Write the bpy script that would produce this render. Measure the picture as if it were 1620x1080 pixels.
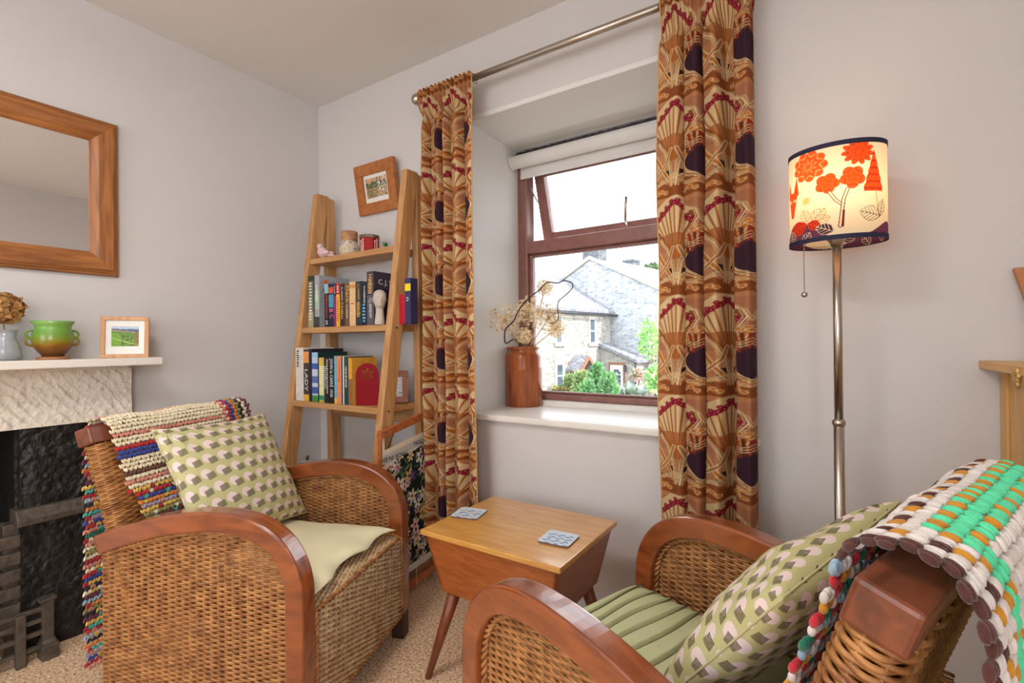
import bpy, bmesh, math, random
import numpy as np
from mathutils import Vector, Matrix
random.seed(7); rng = np.random.default_rng(11)
for o in list(bpy.data.objects): bpy.data.objects.remove(o)
scene = bpy.context.scene
COL = scene.collection

# ------------------------------------------------------------------ camera
FPX = 768.8
YAW, PITCH, ROLL = map(math.radians, (32.8, 0.217, -0.528))
CAM = np.array([2.2199, -1.5929, 1.0])
cf = np.array([-math.sin(YAW)*math.cos(PITCH), math.cos(YAW)*math.cos(PITCH), math.sin(PITCH)])
_r0 = np.array([math.cos(YAW), math.sin(YAW), 0.0]); _u0 = np.cross(_r0, cf)
cr = _r0*math.cos(ROLL)+_u0*math.sin(ROLL); cu = np.cross(cr, cf)
cam_d = bpy.data.cameras.new('camera'); cam = bpy.data.objects.new('camera', cam_d); COL.objects.link(cam)
cam_d.sensor_width = 36; cam_d.lens = 36*FPX/1620; cam_d.clip_start = 0.02; cam_d.clip_end = 300
M = Matrix.Identity(4)
for i in range(3):
    M[i][0] = cr[i]; M[i][1] = cu[i]; M[i][2] = -cf[i]; M[i][3] = CAM[i]
cam.matrix_world = M
scene.camera = cam
def ray(x, y): return cf+(x-810)/FPX*cr-(y-540)/FPX*cu
def at_x(px, py, X): d = ray(px, py); return CAM+d*((X-CAM[0])/d[0])
def at_y(px, py, Y): d = ray(px, py); return CAM+d*((Y-CAM[1])/d[1])
def at_z(px, py, Z): d = ray(px, py); return CAM+d*((Z-CAM[2])/d[2])

# ------------------------------------------------------------------ sky, sun, exposure
scene.view_settings.view_transform = 'Standard'; scene.view_settings.look = 'None'
scene.view_settings.gamma = 1; scene.view_settings.use_curve_mapping = False
scene.view_settings.exposure = 0.0
w = bpy.data.worlds.new('sky'); scene.world = w; w.use_nodes = True
bg = w.node_tree.nodes['Background']; bg.inputs[0].default_value = (0.90, 0.95, 1.0, 1); bg.inputs[1].default_value = 4.8
sun_d = bpy.data.lights.new('sun', 'SUN'); sun_d.energy = 5.2; sun_d.angle = math.radians(0.6); sun_d.color = (1, .98, .95)
sun = bpy.data.objects.new('sun', sun_d); COL.objects.link(sun)
sun.rotation_euler = Vector((0.80, 0.07, 0.60)).to_track_quat('Z', 'Y').to_euler()
def area(name, loc, target, sx, sy, power, color):
    d = bpy.data.lights.new(name, 'AREA'); d.shape = 'RECTANGLE'; d.size = sx; d.size_y = sy; d.energy = power; d.color = color
    o = bpy.data.objects.new(name, d); COL.objects.link(o); o.location = loc
    o.rotation_euler = (Vector(loc)-Vector(target)).to_track_quat('Z', 'Y').to_euler(); return o
ROOM_X, ROOM_Y, ROOM_Z = 3.0, -3.9, 2.242
# added fill light, set at two assumed windows behind the camera
area('rear_window_fill', (1.5, ROOM_Y+0.03, 1.35), (1.5, 0, 1.2), 1.9, 1.3, 7, (.98, .985, 1.0))
area('side_window_fill', (ROOM_X-0.03, -2.75, 1.35), (0, -2.75, 1.3), 1.3, 1.2, 18, (.97, .985, 1.0))
# added fill light under an assumed ceiling lamp behind the camera
area('ceiling_fill_light', (1.42, -1.70, 2.12), (1.42, -1.70, 0), .4, .4, 14.5, (1.0, .97, .93))
# sampling portal for the sky seen through the window in view (gives off no light of its own)
wl = area('daylight_window_portal', (1.43, 0.50, 1.32), (1.43, -2, 1.32), 0.90, 1.20, 1, (1, 1, 1)); wl.data.cycles.is_portal = True

# ------------------------------------------------------------------ helpers
def s2l(*c):
    out = []
    for v in c:
        v = v/255.0; out.append(v/12.92 if v <= .04045 else ((v+.055)/1.055)**2.4)
    return tuple(out)
def rgb(*c): return s2l(*c)+(1.0,)

class MB:
    def __init__(s): s.v = []; s.f = []; s.c = None; s.n = 0
    def add(s, V, F, col=None):
        V = np.asarray(V, float).reshape(-1, 3); b = s.n
        s.v.append(V); s.n += len(V)
        s.f.extend([tuple(int(i)+b for i in f) for f in F])
        if col is not None or s.c is not None:
            if s.c is None: s.c = [np.ones((x.shape[0], 3)) for x in s.v[:-1]]
            if col is None: col = (1, 1, 1)
            col = np.asarray(col, float)
            s.c.append(np.broadcast_to(col, (len(V), 3)).copy())
        return s
    def box(s, a, b, col=None):
        x0, y0, z0 = np.minimum(a, b); x1, y1, z1 = np.maximum(a, b)
        V = [(x0,y0,z0),(x1,y0,z0),(x1,y1,z0),(x0,y1,z0),(x0,y0,z1),(x1,y0,z1),(x1,y1,z1),(x0,y1,z1)]
        return s.add(V, BOXF, col)
    def hexa(s, P, col=None): return s.add(P, BOXF, col)            # 8 corners, bottom ring then top ring
    def beam(s, a, b, w, h, up=(0,0,1), col=None):                  # rectangular bar from a to b
        a = np.array(a, float); b = np.array(b, float); d = b-a; d /= np.linalg.norm(d)
        up = np.array(up, float); sx = np.cross(d, up); sx /= np.linalg.norm(sx); uy = np.cross(sx, d)
        q = [(-w/2,-h/2),(w/2,-h/2),(w/2,h/2),(-w/2,h/2)]
        V = [a+sx*i+uy*j for i, j in q]+[b+sx*i+uy*j for i, j in q]
        return s.add(V, BOXF, col)
    def tube(s, path, r, n=8, closed=False, caps=True, col=None, flat=1.0):
        P = np.asarray(path, float); m = len(P)
        R = np.broadcast_to(np.asarray(r, float), (m,))
        T = np.zeros_like(P)
        if closed: T = np.roll(P, -1, 0)-np.roll(P, 1, 0)
        else: T[1:-1] = P[2:]-P[:-2]; T[0] = P[1]-P[0]; T[-1] = P[-1]-P[-2]
        T /= np.maximum(np.linalg.norm(T, axis=1, keepdims=True), 1e-9)
        ref = np.array([0, 0, 1.0]) if abs(T[0][2]) < .9 else np.array([1.0, 0, 0])
        nrm = np.cross(T[0], ref); nrm /= np.linalg.norm(nrm); V = []
        for i in range(m):
            nrm = nrm-T[i]*(nrm@T[i]); nrm /= max(np.linalg.norm(nrm), 1e-9); bn = np.cross(T[i], nrm)
            a = np.arange(n)*2*math.pi/n
            V.append(P[i]+R[i]*(np.cos(a)[:, None]*nrm+flat*np.sin(a)[:, None]*bn))
        V = np.concatenate(V); F = []
        for i in range(m if closed else m-1):
            i2 = (i+1) % m
            for j in range(n):
                j2 = (j+1) % n; F.append((i*n+j, i*n+j2, i2*n+j2, i2*n+j))
        if caps and not closed:
            F.append(tuple(range(n))[::-1]); F.append(tuple((m-1)*n+j for j in range(n)))
        return s.add(V, F, col)
    def lathe(s, prof, c=(0,0,0), n=32, col=None, sx=1.0, sy=1.0, cap=True):
        m = len(prof); a = np.arange(n)*2*math.pi/n
        V = np.concatenate([np.stack([c[0]+sx*r*np.cos(a), c[1]+sy*r*np.sin(a), np.full(n, c[2]+z)], 1) for r, z in prof]); F = []
        for i in range(m-1):
            for j in range(n):
                j2 = (j+1) % n; F.append((i*n+j, i*n+j2, (i+1)*n+j2, (i+1)*n+j))
        if cap:
            F.append(tuple(range(n))[::-1]); F.append(tuple((m-1)*n+j for j in range(n)))
        return s.add(V, F, col)
    def prism(s, poly, a, b, axis='y', col=None):                   # polygon in the two other axes, extruded along axis
        n = len(poly)
        def P(t):
            if axis == 'y': return [(p, t, q) for p, q in poly]
            if axis == 'x': return [(t, p, q) for p, q in poly]
            return [(p, q, t) for p, q in poly]
        V = P(a)+P(b); F = [tuple(range(n)), tuple(range(2*n-1, n-1, -1))]
        for i in range(n): j = (i+1) % n; F.append((j, i, n+i, n+j))
        return s.add(V, F, col)
    def grid(s, G, col=None, wrap=False):                           # G: (m, n, 3)
        m, n = G.shape[:2]; F = []
        idx = np.arange(m*n).reshape(m, n)
        if wrap: idx = np.concatenate([idx, idx[:, :1]], 1)
        F = np.stack([idx[:-1, :-1], idx[:-1, 1:], idx[1:, 1:], idx[1:, :-1]], -1).reshape(-1, 4)
        return s.add(G.reshape(-1, 3), F.tolist(), None if col is None else np.asarray(col).reshape(-1, 3))
    def ball(s, c, r, n=8, m=5, col=None, sc=(1,1,1), R=None):
        th = np.linspace(0, math.pi, m+1)[1:-1]; ph = np.arange(n)*2*math.pi/n
        V = [(0,0,1)]+[(math.sin(t)*math.cos(p), math.sin(t)*math.sin(p), math.cos(t)) for t in th for p in ph]+[(0,0,-1)]
        V = np.array(V)*r*np.array(sc)
        if R is not None: V = V@np.asarray(R).T
        F = [(0, 1+j, 1+(j+1) % n) for j in range(n)]
        for i in range(m-2):
            for j in range(n): j2 = (j+1) % n; F.append((1+i*n+j, 1+(i+1)*n+j, 1+(i+1)*n+j2, 1+i*n+j2))
        l = len(V)-1; b = 1+(m-2)*n
        F += [(l, b+(j+1) % n, b+j) for j in range(n)]
        return s.add(V+np.array(c), F, col)
    def mesh(s, name, off=(0,0,0)):
        V = np.concatenate(s.v)-np.array(off); me = bpy.data.meshes.new(name)
        me.from_pydata(V.tolist(), [], s.f)
        if s.c is not None:
            C4 = np.concatenate([np.concatenate(s.c), np.ones((len(V), 1))], 1)
            at = me.color_attributes.new('Col', 'FLOAT_COLOR', 'POINT'); at.data.foreach_set('color', C4.ravel())
        me.update(); return me
    def build(s, name, mat, parent=None, smooth=False, bevel=0, local=False, fix=False):
        off = (0,0,0)
        if parent is not None and not local: off = WORLD[parent.name]
        me = s.mesh(name, off)
        if fix or bevel:
            bm = bmesh.new(); bm.from_mesh(me); bmesh.ops.recalc_face_normals(bm, faces=bm.faces); bm.to_mesh(me); bm.free()
        o = bpy.data.objects.new(name, me); COL.objects.link(o)
        if mat is not None: me.materials.append(mat)
        if smooth: me.polygons.foreach_set('use_smooth', [True]*len(me.polygons))
        if parent is not None: o.parent = parent
        if bevel:
            m = o.modifiers.new('bevel', 'BEVEL'); m.width = bevel; m.segments = 2; m.limit_method = 'ANGLE'; m.angle_limit = math.radians(40)
        WORLD[o.name] = off
        return o
BOXF = [(3,2,1,0),(4,5,6,7),(0,1,5,4),(1,2,6,5),(2,3,7,6),(3,0,4,7)]
WORLD = {}
def tag(o, label, cat, group=None):
    o['label'] = label; o['category'] = cat
    if group: o['group'] = group
    return o
def thing(name, label, cat, loc=(0,0,0), rotz=0, group=None):
    o = bpy.data.objects.new(name, None); COL.objects.link(o); o.location = [float(v) for v in loc]; o.rotation_euler = (0,0,rotz)
    o.empty_display_size = .05; WORLD[o.name] = tuple(float(v) for v in loc)
    return tag(o, label, cat, group)
def struct(o): o['kind'] = 'structure'; return o
def subof(parent, o):           # sub-part given in the same frame as its part
    o.parent = parent; return o
def wbuild(mb, name, mat, part, root, **k):    # sub-part: world-coordinate mesh under a part of root
    off = WORLD[root.name]; WORLD.setdefault(part.name, off); WORLD[part.name] = off
    return mb.build(name, mat, part, **k)
DG = None
def text_obj(txt, size, mat, name='lettering', extrude=0.0004, align='CENTER'):
    cu_ = bpy.data.curves.new('t', 'FONT'); cu_.body = txt; cu_.size = size; cu_.extrude = extrude; cu_.align_x = align; cu_.align_y = 'CENTER'
    cu_.resolution_u = 2
    t = bpy.data.objects.new('t', cu_); COL.objects.link(t)
    dg = bpy.context.evaluated_depsgraph_get(); me = bpy.data.meshes.new_from_object(t.evaluated_get(dg))
    bpy.data.objects.remove(t); me.name = name; me.materials.clear(); me.materials.append(mat)
    o = bpy.data.objects.new(name, me); COL.objects.link(o); return o

# ------------------------------------------------------------------ materials
def new_mat(name, rough=.5, metal=0, spec=.5):
    m = bpy.data.materials.new(name); m.use_nodes = True; b = m.node_tree.nodes['Principled BSDF']
    b.inputs['Roughness'].default_value = rough; b.inputs['Metallic'].default_value = metal
    b.inputs['Specular IOR Level'].default_value = spec
    return m, m.node_tree.nodes, m.node_tree.links, b
def plain(name, col, rough=.5, metal=0, var=0.06, scale=30, bump=0, coat=0, spec=.5):
    m, N, L, b = new_mat(name, rough, metal, spec)
    tc = N.new('ShaderNodeTexCoord'); no = N.new('ShaderNodeTexNoise'); no.inputs['Scale'].default_value = scale; no.inputs['Detail'].default_value = 5
    L.new(tc.outputs['Object'], no.inputs['Vector'])
    rp = N.new('ShaderNodeValToRGB'); c = col if len(col) == 4 else tuple(col)+(1,)
    rp.color_ramp.elements[0].position = .3; rp.color_ramp.elements[1].position = .7
    rp.color_ramp.elements[0].color = tuple(v*(1-var) for v in c[:3])+(1,); rp.color_ramp.elements[1].color = tuple(min(1, v*(1+var)) for v in c[:3])+(1,)
    L.new(no.outputs['Fac'], rp.inputs['Fac']); L.new(rp.outputs['Color'], b.inputs['Base Color'])
    if bump:
        bp = N.new('ShaderNodeBump'); bp.inputs['Strength'].default_value = bump; bp.inputs['Distance'].default_value = .01
        L.new(no.outputs['Fac'], bp.inputs['Height']); L.new(bp.outputs['Normal'], b.inputs['Normal'])
    if coat: b.inputs['Coat Weight'].default_value = coat; b.inputs['Coat Roughness'].default_value = .12
    return m
def wood(name, c1, c2, scale=(40, 40, 3), rough=.4, coat=0, bump=.08, dist=.6, coat_rough=.15):
    m, N, L, b = new_mat(name, rough)
    tc = N.new('ShaderNodeTexCoord'); mp = N.new('ShaderNodeMapping'); mp.inputs['Scale'].default_value = scale
    no = N.new('ShaderNodeTexNoise'); no.inputs['Scale'].default_value = 1; no.inputs['Detail'].default_value = 6; no.inputs['Distortion'].default_value = dist
    L.new(tc.outputs['Object'], mp.inputs['Vector']); L.new(mp.outputs['Vector'], no.inputs['Vector'])
    rp = N.new('ShaderNodeValToRGB'); rp.color_ramp.elements[0].position = .32; rp.color_ramp.elements[1].position = .68
    rp.color_ramp.elements[0].color = c1; rp.color_ramp.elements[1].color = c2
    L.new(no.outputs['Fac'], rp.inputs['Fac']); L.new(rp.outputs['Color'], b.inputs['Base Color'])
    bp = N.new('ShaderNodeBump'); bp.inputs['Strength'].default_value = bump; bp.inputs['Distance'].default_value = .004
    L.new(no.outputs['Fac'], bp.inputs['Height']); L.new(bp.outputs['Normal'], b.inputs['Normal'])
    if coat: b.inputs['Coat Weight'].default_value = coat; b.inputs['Coat Roughness'].default_value = coat_rough
    return m
def vcol(name, rough=.8, translucent=0, bump=0, bscale=400, sheen=0, mul=1.0, spec=.3):
    m, N, L, b = new_mat(name, rough, 0, spec)
    a = N.new('ShaderNodeVertexColor'); a.layer_name = 'Col'
    L.new(a.outputs['Color'], b.inputs['Base Color'])
    if bump:
        no = N.new('ShaderNodeTexNoise'); no.inputs['Scale'].default_value = bscale; tc = N.new('ShaderNodeTexCoord'); L.new(tc.outputs['Object'], no.inputs['Vector'])
        bp = N.new('ShaderNodeBump'); bp.inputs['Strength'].default_value = bump; bp.inputs['Distance'].default_value = .002
        L.new(no.outputs['Fac'], bp.inputs['Height']); L.new(bp.outputs['Normal'], b.inputs['Normal'])
    if sheen: b.inputs['Sheen Weight'].default_value = sheen
    if translucent:
        t = N.new('ShaderNodeBsdfTranslucent'); L.new(a.outputs['Color'], t.inputs['Color'])
        mx = N.new('ShaderNodeMixShader'); mx.inputs[0].default_value = translucent
        out = N['Material Output']; L.new(b.outputs[0], mx.inputs[1]); L.new(t.outputs[0], mx.inputs[2]); L.new(mx.outputs[0], out.inputs['Surface'])
    return m
def glass(name, tint=(1,1,1,1)):
    m, N, L, b = new_mat(name)
    out = N['Material Output']; N.remove(b)
    tr = N.new('ShaderNodeBsdfTransparent'); tr.inputs[0].default_value = tint; gl = N.new('ShaderNodeBsdfGlossy'); gl.inputs['Roughness'].default_value = .02
    fr = N.new('ShaderNodeFresnel'); fr.inputs['IOR'].default_value = 1.4
    mx = N.new('ShaderNodeMixShader'); L.new(fr.outputs[0], mx.inputs[0]); L.new(tr.outputs[0], mx.inputs[1]); L.new(gl.outputs[0], mx.inputs[2]); L.new(mx.outputs[0], out.inputs['Surface'])
    return m
def wallmat(name, col, scale=3, bump=.15):
    m, N, L, b = new_mat(name, .85, 0, .2)
    tc = N.new('ShaderNodeTexCoord')
    n1 = N.new('ShaderNodeTexNoise'); n1.inputs['Scale'].default_value = scale; n1.inputs['Detail'].default_value = 3
    n2 = N.new('ShaderNodeTexNoise'); n2.inputs['Scale'].default_value = 90; n2.inputs['Detail'].default_value = 4
    L.new(tc.outputs['Object'], n1.inputs['Vector']); L.new(tc.outputs['Object'], n2.inputs['Vector'])
    rp = N.new('ShaderNodeValToRGB'); rp.color_ramp.elements[0].color = tuple(v*.97 for v in col[:3])+(1,); rp.color_ramp.elements[1].color = col
    L.new(n1.outputs['Fac'], rp.inputs['Fac']); L.new(rp.outputs['Color'], b.inputs['Base Color'])
    mx = N.new('ShaderNodeMath'); mx.operation = 'MULTIPLY_ADD'; mx.inputs[1].default_value = .12; L.new(n2.outputs['Fac'], mx.inputs[0]); L.new(n1.outputs['Fac'], mx.inputs[2])
    bp = N.new('ShaderNodeBump'); bp.inputs['Strength'].default_value = bump; bp.inputs['Distance'].default_value = .02
    L.new(mx.outputs[0], bp.inputs['Height']); L.new(bp.outputs['Normal'], b.inputs['Normal'])
    return m
def smoothstep(a, b, x): t = np.clip((x-a)/(b-a), 0, 1); return t*t*(3-2*t)
def over(base, mask, col):      # paint col where mask
    return base*(1-mask[..., None])+np.asarray(col)*mask[..., None]
def seg_d(x, y, ax, ay, bx, by):
    dx, dy = bx-ax, by-ay; t = np.clip(((x-ax)*dx+(y-ay)*dy)/(dx*dx+dy*dy+1e-12), 0, 1)
    return np.hypot(x-ax-t*dx, y-ay-t*dy)
def poly_d(x, y, pts):
    d = np.full(x.shape, 1e9)
    for (a, b), (c, e) in zip(pts[:-1], pts[1:]): d = np.minimum(d, seg_d(x, y, a, b, c, e))
    return d
def stroke(d, w, soft=.35): return 1-smoothstep(w*(1-soft), w*(1+soft), d)

m_wall = wallmat('wall_paint', rgb(215, 211, 209)); m_ceil = wallmat('ceiling_paint', rgb(228, 225, 221), 1.5, .1)
m_reveal = wallmat('reveal_paint', rgb(232, 232, 230), 4, .2)
m_white = plain('white_gloss_paint', rgb(236, 232, 226), .3, var=.03, scale=12)
# ------------------------------------------------------------------ room shell
OX0, OX1, OZ0, OZ1 = 0.985, 1.90, 0.700, 1.917        # window opening in the wall plane
WT = 0.52
mb = MB()
mb.box((-.3, 0, -.05), (OX0, WT, ROOM_Z+.05)).box((OX1, 0, -.05), (ROOM_X+.3, WT, ROOM_Z+.05))
mb.box((OX0, 0, -.05), (OX1, WT, OZ0)).box((OX0, 0, OZ1), (OX1, WT, ROOM_Z+.05))
struct(mb.build('wall_back', m_wall))
# white painted lining of the deep reveal
mb = MB()
mb.hexa([(OX0-.02,-.001,OZ0),(OX0,-.001,OZ0),(1.003,.40,OZ0),(OX0-.02,.40,OZ0),(OX0-.02,-.001,OZ1),(OX0,-.001,OZ1),(1.003,.40,OZ1),(OX0-.02,.40,OZ1)])
mb.hexa([(OX1,-.001,OZ0),(OX1+.02,-.001,OZ0),(OX1+.02,.40,OZ0),(1.875,.40,OZ0),(OX1,-.001,OZ1),(OX1+.02,-.001,OZ1),(OX1+.02,.40,OZ1),(1.875,.40,OZ1)])
mb.hexa([(OX0,-.001,OZ1),(OX1,-.001,OZ1),(OX1,.40,1.897),(OX0,.40,1.897),(OX0,-.001,OZ1+.02),(OX1,-.001,OZ1+.02),(OX1,.40,OZ1+.02),(OX0,.40,OZ1+.02)])
struct(mb.build('trim_1', m_reveal, bevel=.003))

# left wall with the fire opening
FY0, FY1, FZ = -1.62, -1.13, .735
mb = MB(); LW = -.3
mb.box((LW, FY1, -.05), (0, .0, ROOM_Z+.05)).box((LW, ROOM_Y, -.05), (0, FY0, ROOM_Z+.05)).box((LW, FY0, FZ), (0, FY1, ROOM_Z+.05)).box((LW-.2, FY0, -.05), (LW, FY1, FZ+.1))
struct(mb.build('wall_left', m_wall))
RW0, RW1, RWZ0, RWZ1 = .5, 2.5, .65, 2.0
mb = MB(); ye = ROOM_Y-.25
mb.box((-.3, ye, -.05), (RW0, ROOM_Y, ROOM_Z+.05)).box((RW1, ye, -.05), (ROOM_X+.3, ROOM_Y, ROOM_Z+.05)).box((RW0, ye, -.05), (RW1, ROOM_Y, RWZ0)).box((RW0, ye, RWZ1), (RW1, ROOM_Y, ROOM_Z+.05))
struct(mb.build('wall_rear', m_wall))
mb = MB(); xe = ROOM_X+.25
mb.box((ROOM_X, -2.05, -.05), (xe, 0, ROOM_Z+.05)).box((ROOM_X, ROOM_Y, -.05), (xe, -3.45, ROOM_Z+.05)).box((ROOM_X, -3.45, -.05), (xe, -2.05, .7)).box((ROOM_X, -3.45, 2.0), (xe, -2.05, ROOM_Z+.05))
struct(mb.build('wall_right', m_wall))
struct(MB().box((-.3, ROOM_Y-.25, ROOM_Z), (ROOM_X+.25, WT, ROOM_Z+.1)).build('ceiling', m_ceil))
# carpet
m_carpet, N, L, b = new_mat('carpet', .95, 0, .1)
tc = N.new('ShaderNodeTexCoord'); n1 = N.new('ShaderNodeTexNoise'); n1.inputs['Scale'].default_value = 125; n1.inputs['Detail'].default_value = 3
n2 = N.new('ShaderNodeTexVoronoi'); n2.inputs['Scale'].default_value = 240
L.new(tc.outputs['Object'], n1.inputs['Vector']); L.new(tc.outputs['Object'], n2.inputs['Vector'])
rp = N.new('ShaderNodeValToRGB'); e = rp.color_ramp.elements; e[0].position = .28; e[1].position = .72; e[0].color = rgb(158, 116, 88); e[1].color = rgb(255, 236, 206)
e2_ = e.new(.5); e2_.color = rgb(226, 188, 152)
L.new(n1.outputs['Fac'], rp.inputs['Fac']); L.new(rp.outputs['Color'], b.inputs['Base Color'])
bp = N.new('ShaderNodeBump'); bp.inputs['Strength'].default_value = .4; bp.inputs['Distance'].default_value = .004
L.new(n2.outputs['Distance'], bp.inputs['Height']); L.new(bp.outputs['Normal'], b.inputs['Normal'])
struct(MB().box((-.3, ROOM_Y-.25, -.06), (ROOM_X+.25, .0, 0)).build('floor', m_carpet))

cl = thing('added_ceiling_lamp', 'round white flush ceiling lamp, assumed and added out of view', 'ceiling lamp', (1.42, -1.70, ROOM_Z))  # assumed lamp out of view, added to brighten the room
MB().lathe([(.22, 0), (.225, -.02), (.21, -.04)], n=40).build('base_plate', m_white, cl, smooth=True, local=True)
mo_, N, L, b = new_mat('opal_glass', .3); b.inputs['Base Color'].default_value = (.9, .9, .88, 1); b.inputs['Emission Color'].default_value = (1, .95, .88, 1); b.inputs['Emission Strength'].default_value = 3
MB().lathe([(.205, -.04), (.20, -.06), (.15, -.085), (.08, -.098), (.001, -.10)], n=40).build('opal_shade', mo_, cl, smooth=True, local=True)
# assumed windows added behind the camera for the fill lights: frames and panes
m_pane = glass('window_glass')
for k, (c, fn) in enumerate((((RW0, RW1, RWZ0, RWZ1), lambda p, d, z: (p, ROOM_Y-.14-d, z)), ((-3.45, -2.05, .7, 2.0), lambda p, d, z: (ROOM_X+.14+d, p, z)))):
    a0, a1, z0, z1 = c; mb = MB(); t = .06; am = (a0+a1)/2
    for (p0, p1, q0, q1) in ((a0, a1, z0, z0+t), (a0, a1, z1-t, z1), (a0, a0+t, z0+t, z1-t), (a1-t, a1, z0+t, z1-t), (am-t/2, am+t/2, z0+t, z1-t)):
        mb.box(fn(p0, 0, q0), fn(p1, .05, q1))
    wf = struct(mb.build('window_%d' % (k+2), m_white, bevel=.004))
    for (p0, p1) in ((a0+t, am-t/2), (am+t/2, a1-t)):
        MB().box(fn(p0, .02, z0+t), fn(p1, .024, z1-t)).build('pane', m_pane, wf)

# ------------------------------------------------------------------ window in view
m_frame = plain('brown_window_frame', rgb(144, 100, 92), .3, var=.15, scale=25)
m_frame_d = plain('dark_frame_gap', rgb(66, 50, 60), .6, var=.4, scale=60)
m_nickel = plain('brushed_nickel', rgb(188, 180, 170), .28, metal=1, var=.05)
FX0, FX1, FYf, FZ0, FZ1 = 0.998, 1.88, .36, .742, 1.893
win = thing('window_1', '', ''); del win['label'], win['category']; win['kind'] = 'structure'; win.location = (FX0, FYf, FZ0); WORLD[win.name] = (FX0, FYf, FZ0)
def frame_bar(name, a, b, mat=None, **k): return MB().box(a, b).build(name, mat or m_frame, win, bevel=.005, **k)
TR0, TR1 = 1.416, 1.474
frame_bar('frame_jamb', (FX0, FYf, FZ0), (FX0+.052, FYf+.07, FZ1)); frame_bar('frame_jamb', (FX1-.052, FYf, FZ0), (FX1, FYf+.07, FZ1))
frame_bar('frame_head', (FX0, FYf, FZ1-.055), (FX1, FYf+.07, FZ1)); frame_bar('frame_rail', (FX0+.052, FYf, FZ0), (FX1-.052, FYf+.07, FZ0+.026))
frame_bar('transom', (FX0+.052, FYf-.006, TR0), (FX1-.052, FYf+.07, TR1))
for (x0, x1, z0, z1) in ((FX0+.052, FX0+.07, FZ0+.026, TR0), (FX1-.07, FX1-.052, FZ0+.026, TR0), (FX0+.07, FX1-.07, FZ0+.026, FZ0+.036), (FX0+.07, FX1-.07, TR0-.014, TR0)):
    frame_bar('glazing_bead', (x0, FYf+.018, z0), (x1, FYf+.05, z1))
frame_bar('pane', (FX0+.07, FYf+.032, FZ0+.036), (FX1-.07, FYf+.036, TR0-.014), m_pane)
frame_bar('sill_upstand', (FX0-.01, FYf-.03, .712), (FX1+.01, FYf+.08, FZ0), m_white)
# ragged dark gap above the frame where the plaster stops
mb = MB(); xs = np.linspace(FX0-.005, FX1, 70)
for a, b_ in zip(xs[:-1], xs[1:]): mb.box((a, FYf-.012, FZ1-.012), (b_+.001, FYf+.03, FZ1-.001+.006*rng.random()))
mb.build('plaster_gap', m_frame_d, win)
# opened top-hung sash
hz, hy = FZ1-.06, FYf+.045; ang = math.radians(17); sh = hz-TR1-.005
def sash(p): # local (x, down, out)
    x, d, o_ = p; return (x, hy+d*math.sin(ang)+o_*math.cos(ang), hz-d*math.cos(ang)+o_*math.sin(ang))
def sbox(name, x0, x1, d0, d1, o0, o1, mat):
    P = [sash((x, d, o_)) for d, in ((d1,), (d0,)) for x, o_ in ((x0, o0), (x1, o0), (x1, o1), (x0, o1))]
    return MB().hexa(P).build(name, mat, win, bevel=.004, fix=True)
sx0, sx1 = FX0+.06, FX1-.06
sbox('sash_stile', sx0, sx0+.05, 0, sh, 0, .045, m_frame); sbox('sash_stile', sx1-.05, sx1, 0, sh, 0, .045, m_frame)
sbox('sash_rail', sx0+.05, sx1-.05, 0, .05, 0, .045, m_frame); sbox('sash_rail', sx0+.05, sx1-.05, sh-.042, sh, 0, .045, m_frame)
sbox('pane', sx0+.05, sx1-.05, .05, sh-.042, .02, .024, m_pane)
hp = [sash((1.49, sh-.03, -.012)), sash((1.49, sh-.05, -.03)), sash((1.497, sh-.10, -.034)), sash((1.505, sh-.15, -.03))]
MB().tube(hp, [.008, .007, .006, .006], 8).build('window_handle', m_nickel, win, smooth=True)
MB().tube([sash((1.06, .16, -.004)), (1.058, FYf+.02, hz-.10)], .004, 6).build('stay', m_nickel, win)
# sill board
sill = struct(MB().box((OX0-.03, -.028, .694), (float(at_y(1202, 692, -.028)[0]), -.0005, .7185)).box((OX0, -.0005, .694), (OX1, .40, .7185)).build('trim_2', m_white, bevel=.006))
# roller blind
rb = thing('roller_blind', 'white roller blind rolled up at the top of the window', 'blind', (1.0, .29, 1.86))
by, bz = .315, 1.838
m_blind = plain('blind_fabric', rgb(226, 224, 220), .8, var=.02)
mb = MB(); a = np.arange(24)*2*math.pi/24; xs = (1.008, 1.87)
mb.tube([(1.010, by, bz), (1.868, by, bz)], .030, 24).build('fabric_roll', m_blind, rb, smooth=False)
bot = at_y(835, 281, by+.027)[2]
MB().box((1.03, by+.026, bot), (1.85, by+.028, bz)).build('fabric_drop', m_blind, rb)
MB().box((1.03, by+.022, bot-.003), (1.85, by+.031, bot+.016)).build('hem_bar', m_blind, rb, bevel=.003)
MB().tube([(1.001, by, bz), (1.010, by, bz)], .033, 24).build('end_bracket', m_white, rb)
MB().tube([(1.868, by, bz), (1.874, by, bz)], .033, 24).build('end_bracket', m_white, rb)

# ------------------------------------------------------------------ fireplace on the left wall
m_black = plain('black_paint_stone', rgb(20, 19, 19), .45, var=.5, scale=45, bump=.9)
m_iron = plain('grey_cast_iron', rgb(86, 76, 66), .5, metal=.2, var=.35, scale=40, bump=.6)
m_stone = plain('limewashed_stone', rgb(226, 216, 202), .9, var=.05, scale=60, bump=.9)
fp = thing('fireplace', 'limewashed stone fireplace with black painted cheeks and white mantel shelf', 'fireplace', (0, -1.4, 0))
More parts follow.
